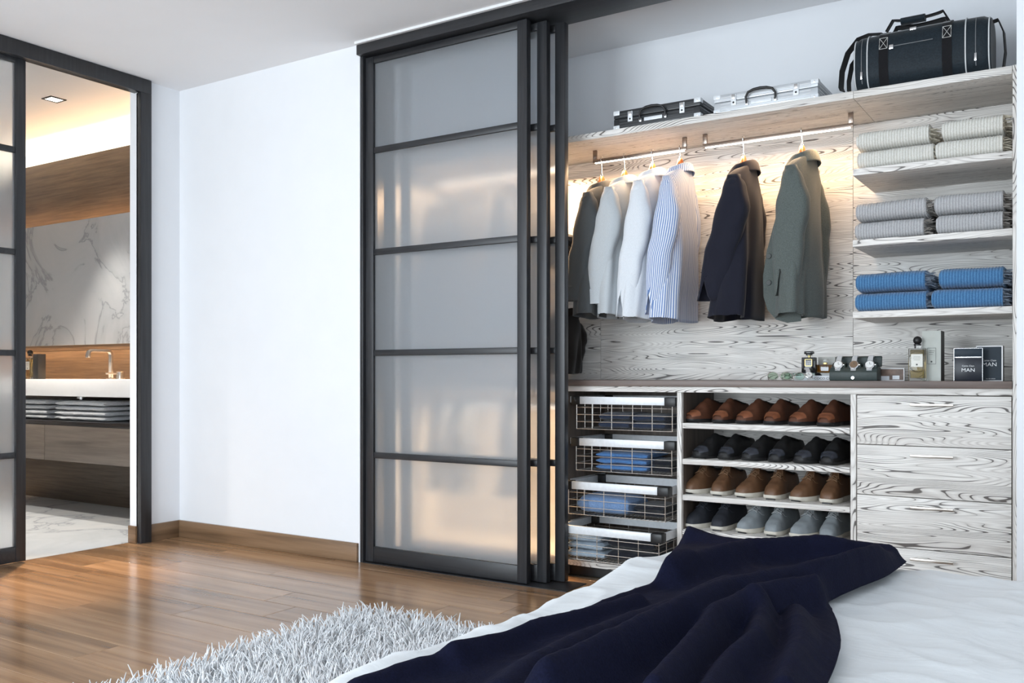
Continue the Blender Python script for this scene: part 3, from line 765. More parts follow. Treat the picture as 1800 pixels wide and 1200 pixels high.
def place_shoe(kname, sgn, x, y_, z, rz, label, sc=1.0):
    t, used = proto[kname][sgn]
    if used: t = copy_tree(t)
    proto[kname][sgn][1] = True
    t.location = (x, y_, z); t.rotation_euler = (0, 0, rz); t.scale = (sc*.89, sc, sc*1.10)
    t['label'] = label; t['group'] = 'shoes on the cabinet shelves'
# pixel centres of the toes along each shelf
ROWS = [('brown loafer', SZ[0], [1240, 1282, 1330, 1372, 1423, 1466], 'top'), ('black loafer', SZ[1], [1253, 1292, 1340, 1380, 1432, 1471], 'second'),
        ('brown derby', SZ[2], [1236, 1278, 1328, 1371, 1424, 1469], 'third'), ('derby', SZ[3], [1237, 1278, 1330, 1372, 1424, 1468], 'fourth')]
for kname, z, pxs, nm in ROWS:
    for i, px in enumerate(pxs):
        kk = kname if kname != 'derby' else ('navy derby' if i < 2 else 'grey derby')
        foot = 1 if i % 2 == 0 else -1
        rz = math.radians(-15 if i % 2 == 0 else -7)
        if nm in ('top', 'second'): rz += math.radians(-2)
        x = X_at(px, 4.02)+.0
        x = min(x, XC_-.060)
        what = {'brown loafer': 'brown suede loafer', 'black loafer': 'black suede loafer', 'brown derby': 'brown lace-up shoe', 'navy derby': 'dark navy lace-up shoe', 'grey derby': 'grey lace-up shoe'}[kk]
        where = ('beside the wire baskets on', 'in the middle of', 'beside the drawers on')[i//2]
        place_shoe(kk, foot, x, 4.055, z, rz, '%s %s %s the %s shoe shelf' % ('right' if foot > 0 else 'left', what, where, nm), .98)

# ------------------------------------------------------------------ folded blankets
BL = {'cream': ribbed('cream_knit', (.83, .82, .77), (.62, .60, .54)), 'grey': ribbed('grey_knit', (.56, .56, .57), (.38, .38, .39)), 'blue': ribbed('blue_knit', (.11, .27, .50), (.05, .15, .31))}
M_FR = {'cream': cloth('cream_fringe', (.72, .66, .54)), 'grey': cloth('grey_fringe', (.40, .37, .34)), 'blue': cloth('blue_fringe', (.28, .33, .40))}
def blanket(color, x0, x1, y0, y1, z0, h, label, seed):
    t = thing('folded_blanket', label, 'blanket', ((x0+x1)/2, (y0+y1)/2, z0), 0, 'folded knit blankets on the floating shelves')
    sx, sy = x1-x0, y1-y0; rings = []; N = 60
    for i in range(N+1):
        a = i/N; x = lerp(-sx/2, sx/2, a); e = min(1, a*14); e = .72+.28*math.sqrt(max(0, 1-(1-e)**2))
        q = []
        for j in range(40):
            an = 2*math.pi*j/40
            yy = sgnpow(math.cos(an), .34)*sy/2; zz = sgnpow(math.sin(an), .62)*h/2*e
            rib = .0016*math.cos(2*math.pi*x*95)
            nz = noise.noise(Vector((x*7+seed*4, yy*7, seed)))*.004
            q.append((x, yy+rib*sgnpow(math.cos(an), 1)+nz*.6, max(.0004, h/2+zz+(nz+rib)*(1 if zz > 0 else .2))))
        rings.append(q)
    MB().loft(rings).build('body', BL[color], t, angle=70)
    # the layered, fringed end
    fr = MB(); rr = random.Random(seed)
    for k in range(90):
        yy = rr.uniform(-sy/2*.92, sy/2*.9); z = rr.uniform(.12, .9)*h; ln = rr.uniform(.018, .034); dr = rr.uniform(-.4, .15)*ln
        fr.tube([(sx/2-.002, yy, z), (sx/2+ln*.5, yy+rr.uniform(-.006, .006), z+dr*.3), (sx/2+ln, yy+rr.uniform(-.012, .008), max(.002, z+dr))], [.0016, .0014, .0009], 4)
    f_ = fr.build('fringe', M_FR[color], t); f_['kind'] = 'stuff'
    for k in range(3):
        z = h*(.28+.22*k); B(sx/2-.004, sx/2+.004, -sy/2*.9, sy/2*.9, z-.004, z+.003).build('folded_edge', M_FR[color], t, bevel=.002)
lay = {'cream': [(1505, 1632, 1506, 1640), (1655, 1850, 1644, 1850)], 'grey': [(1500, 1627, 1499, 1623), (1642, 1776, 1645, 1850)], 'blue': [(1498, 1625, 1500, 1627), (1650, 1850, 1637, 1771)]}
for (color, st), z in zip(lay.items(), SHZ):
    for i, (u0, u1, l0, l1) in enumerate(st):
        for k, (pa, pb) in enumerate(((l0, l1), (u0, u1))):
            yy0 = YF+.02+.012*k
            xa, xb = X_at(pa, yy0), min(X_at(pb, yy0), RXI-.035)
            xa = max(xa, SHX+.004)
            blanket(color, xa, xb, yy0, yy0+.34, z+.0005+k*.080, .078, '%s ribbed blanket, %s of the folded pair %s' % (color, ('lower', 'upper')[k], ('next to the hanging jackets', 'next to the side panel')[i]), hash(color) % 97*0+len(color)*7+i*2+k)

# ------------------------------------------------------------------ hanging rails with light strips
RY, RZ = 4.085, 2.02
def rail(label, x0, x1):
    t = thing('clothes_rail', label, 'rail', (x0, RY, RZ))
    B(x0, x1, RY-.006, RY+.006, RZ, RZ+.016).build('bar', M_BAR, t, world=True, bevel=.001)
    for a in (x0, x1-.02): B(a, a+.02, RY-.006, RY+.006, RZ+.016, 2.0815).build('support', M_BAR, t, world=True, bevel=.001)
    B(x0+.012, x1-.012, RY-.005, RY+.005, RZ-.004, RZ).build('light_strip', M_LED, t, world=True)
    area('rail_lamp', ((x1-x0)/2, 0, -.012), (0, 0, 0), x1-x0-.04, .02, (48 if x1 < -2.25 else 7.5)*(x1-x0), (1, .63, .34), parent=t)
    return t
R1 = (X_at(1043, RY), X_at(1207, RY)); R2 = (X_at(1236, RY), X_at(1500, RY))
rail('lit bronze rail carrying the four shirts', *R1)
rail('lit bronze rail carrying the two blazers', *R2)
rail('lit rail behind the frosted sliding doors', -3.12, -2.32)

# ------------------------------------------------------------------ hangers and garments
def hanger(label, x, wood=M_HANG, rz=0, z=None, y=None, neck=-.115, shoulder=-.185):
    t = thing('clothes_hanger', label, 'hanger', (x, RY if y is None else y, (RZ if z is None else z)+.018), rz, 'wooden clothes hangers')
    hk = [(0, .013*math.cos(a)*1.0+.0, .0+.013*math.sin(a)) for a in [math.pi*(-.35+1.5*k/12) for k in range(13)]]
    hk = [(0, -.0+p[1], p[2]-.004) for p in hk] + [(0, -.004, -.03), (0, 0, -.05), (0, 0, neck+.065)]
    MB().tube(hk, .0017, 6).build('hook', M_CHR, t)
    rings = []
    for i in range(25):
        s = -1+2*i/24; yy = s*.150; ay_ = abs(yy)
        zbod = lerp(neck, shoulder, min(1, max(0, (ay_-.055)/.125))**1.5)-.026
        zt = lerp(neck+.072, zbod, max(0, min(1, (ay_-.010)/.052))) if ay_ < .062 else zbod
        hh = (.044 if ay_ > .06 else .06)-.020*abs(s); hx = .010+.004*abs(s)
        rings.append([(hx*sgnpow(math.cos(a), .6), yy, zt-hh/2+hh/2*sgnpow(math.sin(a), .6)) for a in [2*math.pi*j/12 for j in range(12)]])
    MB().loft(rings).build('wooden_arms', wood, t, angle=60)
    MB().lathe([(0, 0), (.006, 0), (.006, .008), (0, .008)], (0, 0, neck+.070), 10).build('ferrule', M_CHR, t)
    return t
def garment(name, cat, label, x, mat, rz=0, z=None, y=None, half_w=.19, neck=-.115, shoulder=-.185, hem=-.82, thick=.055, sl_end=-.80, collar='shirt', slit=True, sleeve_w=.053,
            lean=-.02, cuff=None, seed=0, buttons=None, flare=0.0, sl_lean=-.06, vent=False, group=None, front_panel=0.0, hem_front=0.0):
    t = thing(name, label, cat, (x, RY if y is None else y, (RZ if z is None else z)+.018), rz, group)
    NR, NS = 40, 64; rings = []
    for i in range(NR+1):
        v = i/NR; v2 = v**1.15
        if v < .16:
            u = v/.16; zz = lerp(neck, shoulder, u**1.2); hw = lerp(.062, half_w*.93, u**.8); tx = lerp(.050, thick*.85, u)
        else:
            u = (v-.16)/.84; zz = lerp(shoulder, hem, u); hw = half_w*(.93-.06*math.sin(math.pi*min(1, u*1.3))+.10*u); tx = thick*(.85+.25*math.sin(math.pi*.5*u))+flare*u
        q = []
        for j in range(NS):
            a = 2*math.pi*j/NS; c_, s_ = math.cos(a), math.sin(a)
            pw = .75
            px_ = sgnpow(c_, pw)*tx; py_ = sgnpow(s_, pw)*hw
            fold = (.011*math.sin(5*a+seed)+.007*math.sin(9*a+2.1*seed+3*v))*min(1, max(0, (v-.2)/.5))
            nz = noise.noise(Vector((px_*9+seed*3, py_*9, zz*5)))*.010*min(1, v*4)
            px_ += (fold+nz)*c_*1.0 + (-front_panel*u*max(0, -c_) if v > .16 else 0); py_ += (fold*.5+nz*.4)*s_
            dz_ = 0
            if v < .16: dz_ = .020*max(0, c_)*(1-v/.16) - .03*max(0, -c_)*(1-v/.16)     # neck higher behind, lower in front
            if i == NR: dz_ += .022*s_*s_ - hem_front*max(0, -c_)
            if vent and v > .62:
                dv = (a-.0+math.pi) % (2*math.pi)-math.pi
                if abs(dv+.55) < .10: px_ -= .018*(v-.62)/.38
            q.append((px_+lean*v*v, py_, zz+dz_))
        rings.append(q)
    MB().loft(rings, cap0=False, cap1=False, uvw=1).build('body', mat, t, angle=80, solid=.003)
    # sleeves
    for sg in (-1, 1):
        rings = []; M_ = 30
        for i in range(M_+1):
            u = i/M_; zz = lerp(shoulder+.03, sl_end, u)
            cy = sg*(half_w*.76 + .020*math.sin(min(1, u*2.2)*math.pi/2)-.006*u); cx_ = (.018*math.sin(math.pi*min(1, u*1.7)) + sl_lean*u**1.3 if sg < 0 else lean*1.3*u)
            ax = sleeve_w*interp(u, [(0, .40), (.10, .74), (.30, 1.14), (.60, 1.06), (1, .84)]); ay = .040*interp(u, [(0, .35), (.15, 1), (.5, .95), (1, .72)])
            q = []
            for j in range(36):
                a = 2*math.pi*j/36; c_, s_ = math.cos(a), math.sin(a)
                wr = .0028*math.sin(u*26+2.2*math.sin(a+seed)+seed)*math.exp(-((u-.48)/.17)**2) + noise.noise(Vector((c_*1.5+seed, s_*1.5+sg, zz*6)))*.0045
                pz = zz
                if slit and u > .80:
                    da = abs(((a-(1.5*math.pi if sg < 0 else .5*math.pi)+.35+math.pi) % (2*math.pi))-math.pi)
                    pz += max(0, 1-da/.42)*.12*((u-.80)/.20)
                q.append((cx_+sgnpow(c_, .8)*(ax+wr), cy+sgnpow(s_, .8)*(ay+wr), pz))
            rings.append(q)
        MB().loft(rings, cap0=True, cap1=False, uvw=1).build('sleeve', mat, t, angle=80, solid=.003)
        if cuff:
            base = rings[-1]; cf = [[(cx_+(p[0]-cx_)*k, cy+(p[1]-cy)*k, p[2]+dz_) for p in base] for k, dz_ in ((1.05, .066), (1.07, .060), (1.07, -.004), (.98, -.004))]
            cu = MB().loft(cf, cap0=False, cap1=False, uvw=1).build('cuff', mat, t, angle=60, solid=.002)
            if sg < 0:
                MB().lathe([(0, -.003), (.0055, -.003), (.0055, 0), (0, 0)], (cx_+.018, cy-ay*.86*1.08, sl_end+.03), 10, 'Y').build('button', M_PEARL, t)
    # collar
    rings = []
    prof = {'shirt': [(1.0, -.008), (1.0, .010), (1.04, .018), (1.12, .015), (1.26, -.016), (1.28, -.022)], 'band': [(1.0, -.01), (1.0, .02), (1.03, .026), (1.10, .02), (1.12, -.008)],
            'blazer': [(1.0, -.01), (1.0, .010), (1.05, .017), (1.16, .008), (1.34, -.026), (1.36, -.032)]}[collar]
    for k, dz_ in prof:
        q = []
        for j in range(40):
            a = .62*math.pi*0 + 2*math.pi*j/40; c_, s_ = math.cos(a), math.sin(a)
            q.append((c_*.053*k+(.004 if c_ > 0 else -.006*k), s_*.066*k, neck+dz_+.022*max(0, c_)-.045*max(0, -c_)**1.5))
        rings.append(q)
    MB().loft(rings, cap0=False, cap1=False, uvw=1).build('collar', mat, t, angle=80, solid=.0025)
    if buttons:
        for bx_, by_, bz_ in buttons[0]:
            MB().lathe([(0, -.004), (.011, -.004), (.012, -.002), (.012, 0), (0, 0)], (bx_, by_, bz_), 14, 'Y').build('button', buttons[1], t)
    return t
G1 = cloth('charcoal_cotton', (.085, .093, .098), weave=500); G2 = cloth('light_grey_cotton', (.56, .60, .63), weave=500); G3 = cloth('white_cotton', (.80, .84, .89), weave=500)
G4 = cloth('striped_cotton', (.7, .75, .85), stripes=105); G5 = cloth('midnight_wool', (.014, .015, .026), weave=420, sheen=.15); G6 = cloth('grey_green_wool', (.130, .150, .142), (.085, .10, .095), weave=340, bump=.5)
g = 'shirts on the lit rail'
def hx(px): return X_at(px, RY)
garment('hanging_shirt', 'shirt', 'charcoal long-sleeved shirt hanging closest to the sliding doors', hx(1055), G1, seed=1, hem=-.795, shoulder=-.225, neck=-.158, sl_end=-.71, cuff=True, slit=False, lean=-.01, group=g, rz=.05)
hanger('wooden hanger in the charcoal shirt', hx(1058), neck=-.158, shoulder=-.225)
garment('hanging_shirt', 'shirt', 'light grey long-sleeved shirt between charcoal and white shirts', hx(1095), G2, seed=2.4, hem=-.80, shoulder=-.212, neck=-.145, sl_end=-.73, cuff=True, slit=False, lean=-.008, sleeve_w=.056, group=g, rz=-.03)
hanger('wooden hanger in the light grey shirt', hx(1098), neck=-.145, shoulder=-.212)
garment('hanging_shirt', 'shirt', 'plain white shirt between grey and striped shirts', hx(1145), G3, seed=4.1, lean=-.030, hem=-.82, shoulder=-.197, neck=-.128, sl_end=-.80, group=g)
hanger('wooden hanger in the white shirt', hx(1147), neck=-.128, shoulder=-.197)
garment('hanging_shirt', 'shirt', 'blue and white pinstriped shirt at the end of the shirt row', hx(1193), G4, seed=5.2, lean=-.030, hem=-.83, shoulder=-.193, neck=-.122, sl_end=-.795, flare=.01, group=g, rz=.04)
hanger('wooden hanger in the striped shirt', hx(1196), neck=-.122, shoulder=-.193)
g = 'blazers on the lit rail'
garment('hanging_blazer', 'blazer', 'midnight navy wool blazer hanging on the second rail', hx(1306), G5, seed=6.6, lean=-.03, half_w=.192, hem=-.83, shoulder=-.225, neck=-.148, sl_end=-.745, collar='blazer', thick=.066, sleeve_w=.064, flare=.02, group=g, rz=.05, vent=True, sl_lean=-.105)
hanger('wooden hanger in the navy blazer', hx(1307), rz=.05, neck=-.148, shoulder=-.225)
gb = garment('hanging_blazer', 'blazer', 'grey green wool blazer with big buttons beside the blanket shelves', hx(1410), G6, seed=8.3, lean=.0, half_w=.19, hem=-.83, shoulder=-.215, neck=-.138, sl_end=-.735, collar='blazer', thick=.055, sleeve_w=.06, flare=.012, group=g, rz=-.06, vent=True, sl_lean=-.012)
fpn = [(-.02, -.17), (-.05, -.26), (-.085, -.40), (-.122, -.53), (-.140, -.64), (-.138, -.73), (-.120, -.79), (-.08, -.835), (-.03, -.85), (.03, -.845), (.03, -.5), (.02, -.19)]
MB().loft([[(x_, y_+.04*abs(x_), z_) for x_, z_ in fpn] for y_ in (-.105, -.100)]).build('front_panel', G6, gb, bevel=.0015)
for z_ in (-.556, -.672): MB().lathe([(0, -.004), (.011, -.004), (.012, -.002), (.012, 0), (0, 0)], (-.112, -.1015, z_), 14, 'Y').build('button', plain('horn_button_%d' % len(MATS), (.045, .052, .05), .5), gb)
hanger('wooden hanger in the grey green blazer', hx(1410), rz=-.06, neck=-.138, shoulder=-.215)
# behind the frosted doors
DG = [cloth('black_coat_cloth', (.02, .022, .026)), cloth('slate_coat_cloth', (.06, .07, .085))]
for i, (xx, m) in enumerate(((-3.03, DG[1]), (-2.88, DG[0]), (-2.60, DG[1]))):
    lab = ('slate jacket hanging against the closet end behind frosted doors', 'black jacket between two slate jackets behind frosted doors', 'slate jacket hanging apart behind frosted doors')[i]
    garment('hanging_jacket', 'jacket', lab, xx, m, seed=i*2.3+11, hem=-.86, group='jackets behind the frosted doors', slit=False)
    hanger(('dark wooden hanger in the end slate jacket', 'dark wooden hanger in the black jacket', 'dark wooden hanger in the slate jacket hung apart')[i], xx, M_HANGD)
# low-hung dark garment whose hanger arm shows beside the doors
lr = thing('low_rail', 'short lower clothes rail behind the sliding doors', 'rail', (-2.46, 4.12, 1.42))
B(-2.46, -2.18, 4.114, 4.126, 1.42, 1.436).build('bar', M_BAR, lr, world=True)
for a in (-2.46, -2.20): B(a, a+.02, 4.114, YB-.0005, 1.4365, 1.452).build('support', M_BAR, lr, world=True)
garment('hanging_jacket', 'jacket', 'dark brown jacket hung low beside the sliding doors', -2.325, cloth('dark_brown_cloth', (.022, .018, .016)), seed=15, z=1.42, y=4.12, neck=-.175, shoulder=-.225, hem=-.47, sl_end=-.44, slit=False, half_w=.15)
hanger('dark wooden hanger hung low beside the sliding doors', -2.322, M_HANGD, z=1.42, y=4.12, neck=-.175, shoulder=-.225)
ls = tag(B(-2.44, -2.19, YF+.06, YB-.001, 1.52, 1.545).build('closet_shelf', M_BOX, bevel=.001), 'narrow brown shelf behind the sliding doors', 'shelf')
for k in range(2):
    folded('folded_sweater', 'sweater', 'dark folded sweater, %s of the pile on the hidden shelf' % ('lower', 'upper')[k], -2.43, -2.215, YF+.08, YF+.33, 1.5455+k*.062, .06, DN['navy' if k else 'black'], 1, 20+k, 'sweaters behind the doors')

# ------------------------------------------------------------------ luggage on the top shelf
TZ = 2.112
M_CASEB = plain('black_case_shell', (.03, .032, .035), .35, var=.15, nscale=12); M_CASES = plain('silver_case_shell', (.62, .65, .68), .35, .35, nscale=20)
def briefcase(label, px0, px1, py_top, shell, ribm):
    y0 = YF+.022
    x0, x1 = X_at(px0, y0), X_at(px1, y0)
    h = at_y(px1, py_top, y0).z-TZ; dpt = .31
    t = thing('briefcase', label, 'briefcase', (x0, y0, TZ))
    w_ = x1-x0; hl = h*.60
    lo = B(0, w_, 0, dpt, 0, hl-.001).build('lower_shell', shell, t, bevel=.003)
    hi = B(0, w_, 0, dpt, hl+.001, h).build('lid', shell, t, bevel=.003)
    for k in range(3):
        z = h*(.16+.16*k); B(.03, w_-.03, -.0015, .001, z-.002, z+.002).build('rib', ribm, lo, bevel=.0006, seg=1)
        B(w_-.001, w_+.0015, .03, dpt-.03, z-.002, z+.002).build('rib', ribm, lo, bevel=.0006, seg=1)
    for k in range(2):
        z = h*(.70+.13*k); B(.03, w_-.03, -.0015, .001, z-.0025, z+.0025).build('rib', ribm, hi, bevel=.0006, seg=1)
        B(w_-.001, w_+.0015, .03, dpt-.03, z-.0025, z+.0025).build('rib', ribm, hi, bevel=.0006, seg=1)
    for cx_ in (0, w_):
        for z0, z1 in ((0, h*.24), (h*.78, h)):
            x_a, x_b = (-.002, .030) if cx_ == 0 else (w_-.030, w_+.002)
            c_ = B(x_a, x_b, -.002, .03, z0-.0 if z0 else .0003, z1+(.0015 if z0 else 0)).build('corner_plate', M_ALU, t, bevel=.002)
            MB().lathe([(0, -.0035), (.003, -.003), (.0035, -.0018), (0, -.0018)], ((x_a+x_b)/2, 0, (z0+z1)/2), 10, 'Y').build('rivet', M_CHR, c_)
    for fx in (.20, .80):
        lx = w_*fx
        l_ = B(lx-.012, lx+.012, -.005, 0, hl-.022, hl+.026).build('latch', M_ALU, t, bevel=.002)
        B(lx-.008, lx+.008, -.009, -.005, hl+.004, hl+.024).build('latch_tongue', M_CHR, l_, bevel=.0015)
        MB().lathe([(0, -.006), (.0045, -.006), (.0045, -.0045), (0, -.0045)], (lx, 0, hl-.010), 10, 'Y').build('keyhole', M_BLK, l_)
    hxm = w_*.47; hw = .062
    B(hxm-.045, hxm+.045, -.004, 0, hl-.030, hl-.014).build('handle_plate', M_ALU, t, bevel=.0015)
    pts = [(hxm-hw, -.008, hl-.024), (hxm-hw-.002, -.014, hl+.002), (hxm-hw+.010, -.018, hl+.020), (hxm-.028, -.02, hl+.027), (hxm, -.02, hl+.029), (hxm+.028, -.02, hl+.027), (hxm+hw-.010, -.018, hl+.020), (hxm+hw+.002, -.014, hl+.002), (hxm+hw, -.008, hl-.024)]
    MB().tube(pts, [.004, .0048, .0055, .0062, .0066, .0062, .0055, .0048, .004], 10).build('handle', M_BLK, t)
    for sg in (-1, 1): B(hxm+sg*hw-.006, hxm+sg*hw+.006, -.010, 0, hl-.032, hl-.016).build('handle_mount', M_CHR, t, bevel=.001)
    for fx in (.15, .5, .85): B(w_*fx-.012, w_*fx+.012, dpt-.001, dpt+.004, hl-.01, hl+.01).build('hinge', M_ALU, t)
    return t
briefcase('black ribbed briefcase with silver corners on the top shelf', 1079, 1231, 171, M_CASEB, plain('black_rib', (.06, .065, .07), .3))
briefcase('silver ribbed aluminium briefcase on the top shelf', 1255, 1438, 138, M_CASES, plain('silver_rib', (.75, .77, .79), .3, .4))
# duffel bag
M_DUF = cloth('navy_ripstop', (.014, .024, .033), (.010, .016, .022), weave=150, bump=.4, rough=.55); M_STRAP = cloth('black_webbing', (.010, .010, .012), weave=300)
M_PIPE = plain('white_piping', (.75, .77, .78), .5); M_ZIP = plain('grey_zip', (.20, .21, .22), .4); M_STITCH = plain('white_stitch', (.75, .75, .72), .7)
dy0 = YF+.015
dx0, dx1 = X_at(1504, dy0+.05), X_at(1743, dy0+.05)
DW = dx1-dx0; DH = .232; DD = .24
du = thing('duffel_bag', 'dark navy duffel bag with white piping on the top shelf', 'bag', (dx0, dy0+DD/2, TZ+.0035))
def dsec(x, n=44, g=0.0):
    e = interp(x/DW, [(0, .90), (.06, .985), (.5, 1.02), (.94, .985), (1, .90)])
    q = []
    for j in range(n):
        a = 2*math.pi*j/n; c_, s_ = math.cos(a), math.sin(a)
        nz = noise.noise(Vector((x*7, c_*1.2, s_*1.2)))*.003
        q.append((x, sgnpow(c_, .62)*(DD/2*e+g+nz), max(.0008, DH*.5+sgnpow(s_, .62)*(DH*.5*e+g+nz*(1 if s_ > 0 else .1)))))
    return q
NB = 40
MB().loft([dsec(DW*i/NB) for i in range(NB+1)]).build('body', M_DUF, du, angle=60)
for xx in (.0+.004, .055, DW-.085, DW-.006):
    q = dsec(xx, 60, .0022); MB().tube(q+[q[0]], .0026, 6, False).build('piping', M_PIPE, du)
def dfront(x, z, g=.002):
    best = min(dsec(x, 180, g), key=lambda p: abs(p[2]-z)+(10 if p[1] > 0 else 0)); return Vector((x, best[1], z))
for xx in (.033, DW-.05):
    z_ = MB().tube([dfront(xx, DH*(.12+.8*k/10)) for k in range(11)], .0016, 6).build('side_zip', M_ZIP, du)
    B(xx-.004, xx+.004, dfront(xx, DH*.25).y-.006, dfront(xx, DH*.25).y-.001, DH*.18, DH*.31).build('zip_pull', M_CHR, z_, bevel=.001)
zx0, zx1, zz = DW*.30, DW*.60, DH*.66
z_ = MB().tube([dfront(lerp(zx0, zx1, k/8), zz) for k in range(9)], .0016, 6).build('front_zip', M_ZIP, du)
p = dfront(zx0, zz); B(zx0-.010, zx0+.006, p.y-.006, p.y-.001, zz-.012, zz+.006).build('zip_pull', M_CHR, z_, bevel=.001)
z_ = MB().tube([dfront(lerp(DW*.20, DW*.72, k/8), DH*.93, .004) for k in range(9)], .002, 6).build('top_zip', M_ZIP, du)
p = dfront(DW*.45, DH*.93, .004); B(DW*.45-.012, DW*.45+.012, p.y-.006, p.y, DH*.93-.006, DH*.93+.006).build('zip_pull', M_CHR, z_, bevel=.001)
SX_ = (DW*.235, DW*.70)
for xx in SX_:
    pts = []
    for k in range(26):
        a = math.radians(-100 - 160*k/25)      # around the front from below to the top
        c_, s_ = math.cos(a+math.pi*0), math.sin(a)
    sec = [p for p in dsec(xx, 120, .0022)]
    fr_ = sorted([p for p in sec if p[1] < 0], key=lambda p: p[2])
    MB().strap([(xx, p[1]-.0005, p[2]) for p in fr_[::2]], (1, 0, 0), .034, .003).build('webbing', M_STRAP, du)
    yp = dfront(xx, DH*.74, .0045).y
    st_ = MB()
    c4 = [(xx-.015, DH*.64), (xx+.015, DH*.64), (xx+.015, DH*.84), (xx-.015, DH*.84)]
    for a, b_ in ((0, 1), (1, 2), (2, 3), (3, 0), (0, 2), (1, 3)):
        st_.tube([(c4[a][0], dfront(xx, c4[a][1], .0048).y-.001, c4[a][1]), (c4[b_][0], dfront(xx, c4[b_][1], .0048).y-.001, c4[b_][1])], .0009, 4)
    st_.build('stitching', M_STITCH, du)
# grab handles and padded wrap
hp = []
for k in range(21):
    a = k/20; x = lerp(SX_[0], SX_[1], a); z = DH+.005+.050*min(1, math.sin(math.pi*a)*3.2)-.012*math.sin(math.pi*a)
    hp.append((x, -.035-.02*(1-min(1, math.sin(math.pi*a)*2)), z))
MB().strap(hp, (0, 1, .15), .032, .006).build('carry_handle', M_STRAP, du)
hp2 = [(x, -y_*.4+.02, z-.006) for x, y_, z in hp]
MB().strap(hp2, (0, 1, -.15), .032, .006).build('carry_handle', M_STRAP, du)
xm = lerp(SX_[0], SX_[1], .42)
MB().loft([[(xx, -.033+math.cos(2*math.pi*j/14)*.024, DH+.042+math.sin(2*math.pi*j/14)*.014) for j in range(14)] for xx in (xm-.045, xm-.043, xm+.043, xm+.045)]).build('handle_wrap', M_DUF, du)
# shoulder strap falling over both ends
ss = [(DW*.20, -.02, DH+.012), (DW*.10, -.03, DH+.016), (.01, -.05, DH+.0), (-.03, -.07, DH*.75), (-.05, -.085, DH*.42), (-.052, -.095, DH*.12), (-.045, -.10, .012)]
MB().strap(ss, (.35, 1, 0), .034, .004).build('shoulder_strap', M_STRAP, du)
ss = [(-.006, .02, DH*.80), (-.03, 0, DH*.62), (-.038, -.02, DH*.3), (-.03, -.05, .02)]
MB().strap(ss, (.2, 1, 0), .034, .004).build('shoulder_strap', M_STRAP, du)
ss = [(DW-.01, 0, DH*.93), (DW+.018, -.01, DH*.94), (DW+.038, -.02, DH*.7), (DW+.044, -.03, DH*.35), (DW+.036, -.03, .01)]
MB().strap(ss, (.1, 1, 0), .034, .004).build('shoulder_strap', M_STRAP, du)

# ------------------------------------------------------------------ things on the worktop
def px_w(px0, px1, Y): return X_at(px0, Y), X_at(px1, Y)
def h_px(y0, y1, px, Y): return at_y(px, y0, Y).z-at_y(px, y1, Y).z
M_WINK = plain('white_print', (.85, .86, .87), .6); M_GOLD = plain('gold_foil', (.65, .48, .18), .3, .9)
M_BLKG = plain('black_glass', (.008, .008, .009), .08); M_BOOKW = plain('pale_book_cover', (.72, .74, .78), .5); M_PAGE = plain('page_block', (.75, .73, .68), .9)
def book(label, x0, x1, y0, y1, z0, h, cover, title, ink, rz=0):
    t = thing('book', label, 'book', ((x0+x1)/2, (y0+y1)/2, z0), rz)
    w_, d_ = x1-x0, y1-y0
    B(-w_/2+.004, w_/2-.004, -d_/2+.002, d_/2-.005, .002, h-.002).build('pages', M_PAGE, t)
    c_ = MB(); c_.box(-w_/2, w_/2, -d_/2, d_/2, 0, .002); c_.box(-w_/2, w_/2, -d_/2, d_/2, h-.002, h); c_.box(-w_/2, w_/2, -d_/2, -d_/2+.002, .002, h-.002)
    c_.build('cover', cover, t, smooth=False)
    text('spine_title', title[0], h*.62, ink, t, (title[1]-(x0+x1)/2, -d_/2-.0003, h*.24), align='LEFT', sx=title[2])
    return t
yb0 = 3.985
xa, xb = px_w(1400, 1560, yb0)
book('pale grey book lying at the bottom under the watch box', xa-.01, xb-.10, yb0, yb0+.20, WT, .021, M_BOOKW, ('COCO CHANEL', X_at(1431, yb0), 1.15), M_INK)
xk0, xk1 = px_w(1388, 1470, yb0+.02)
book('black book on the pale grey book under the perfume', xk0, xk1+.06, yb0+.015, yb0+.19, WT+.0212, .011, M_BLKG, ('THE LITTLE BLACK JACKET', X_at(1394, yb0), .72), M_WINK)
zbk = WT+.0324
# black square perfume
yq = yb0+.05
xa, xb = px_w(1409, 1433.5, yq); w_ = xb-xa
t = thing('perfume_bottle', 'black square perfume bottle with gold framed label on the books', 'bottle', ((xa+xb)/2, yq+.012, zbk))
hb = h_px(624.5, 652, 1420, yq)
B(-w_/2, w_/2, -.014, .014, 0, hb).build('glass_body', M_BLKG, t, bevel=.002)
lw = w_*.22
l_ = MB()
for a in ((-lw-.002, lw+.002, hb*.44, hb*.46), (-lw-.002, lw+.002, hb*.86, hb*.88), (-lw-.002, -lw-.0005, hb*.44, hb*.88), (lw+.0005, lw+.002, hb*.44, hb*.88)): l_.box(a[0], a[1], -.0146, -.0139, a[2], a[3])
l_ = l_.build('label_frame', M_GOLD, t, smooth=False)
text('label_print', 'COCO', .010, M_WINK, l_, (0, -.0145, hb*.70), sx=.9); text('label_print', 'NOIR', .010, M_WINK, l_, (0, -.0145, hb*.52), sx=.9)
MB().lathe([(0, hb), (.006, hb), (.006, hb+.009), (0, hb+.009)], n=14).build('gold_collar', M_GOLD, t)
B(-.012, .012, -.010, .010, hb+.008, hb+.014).build('stopper_base', M_BLKG, t, bevel=.001)
B(-.0195, .0195, -.013, .013, hb+.014, hb+.0265).build('stopper', M_BLKG, t, bevel=.003)
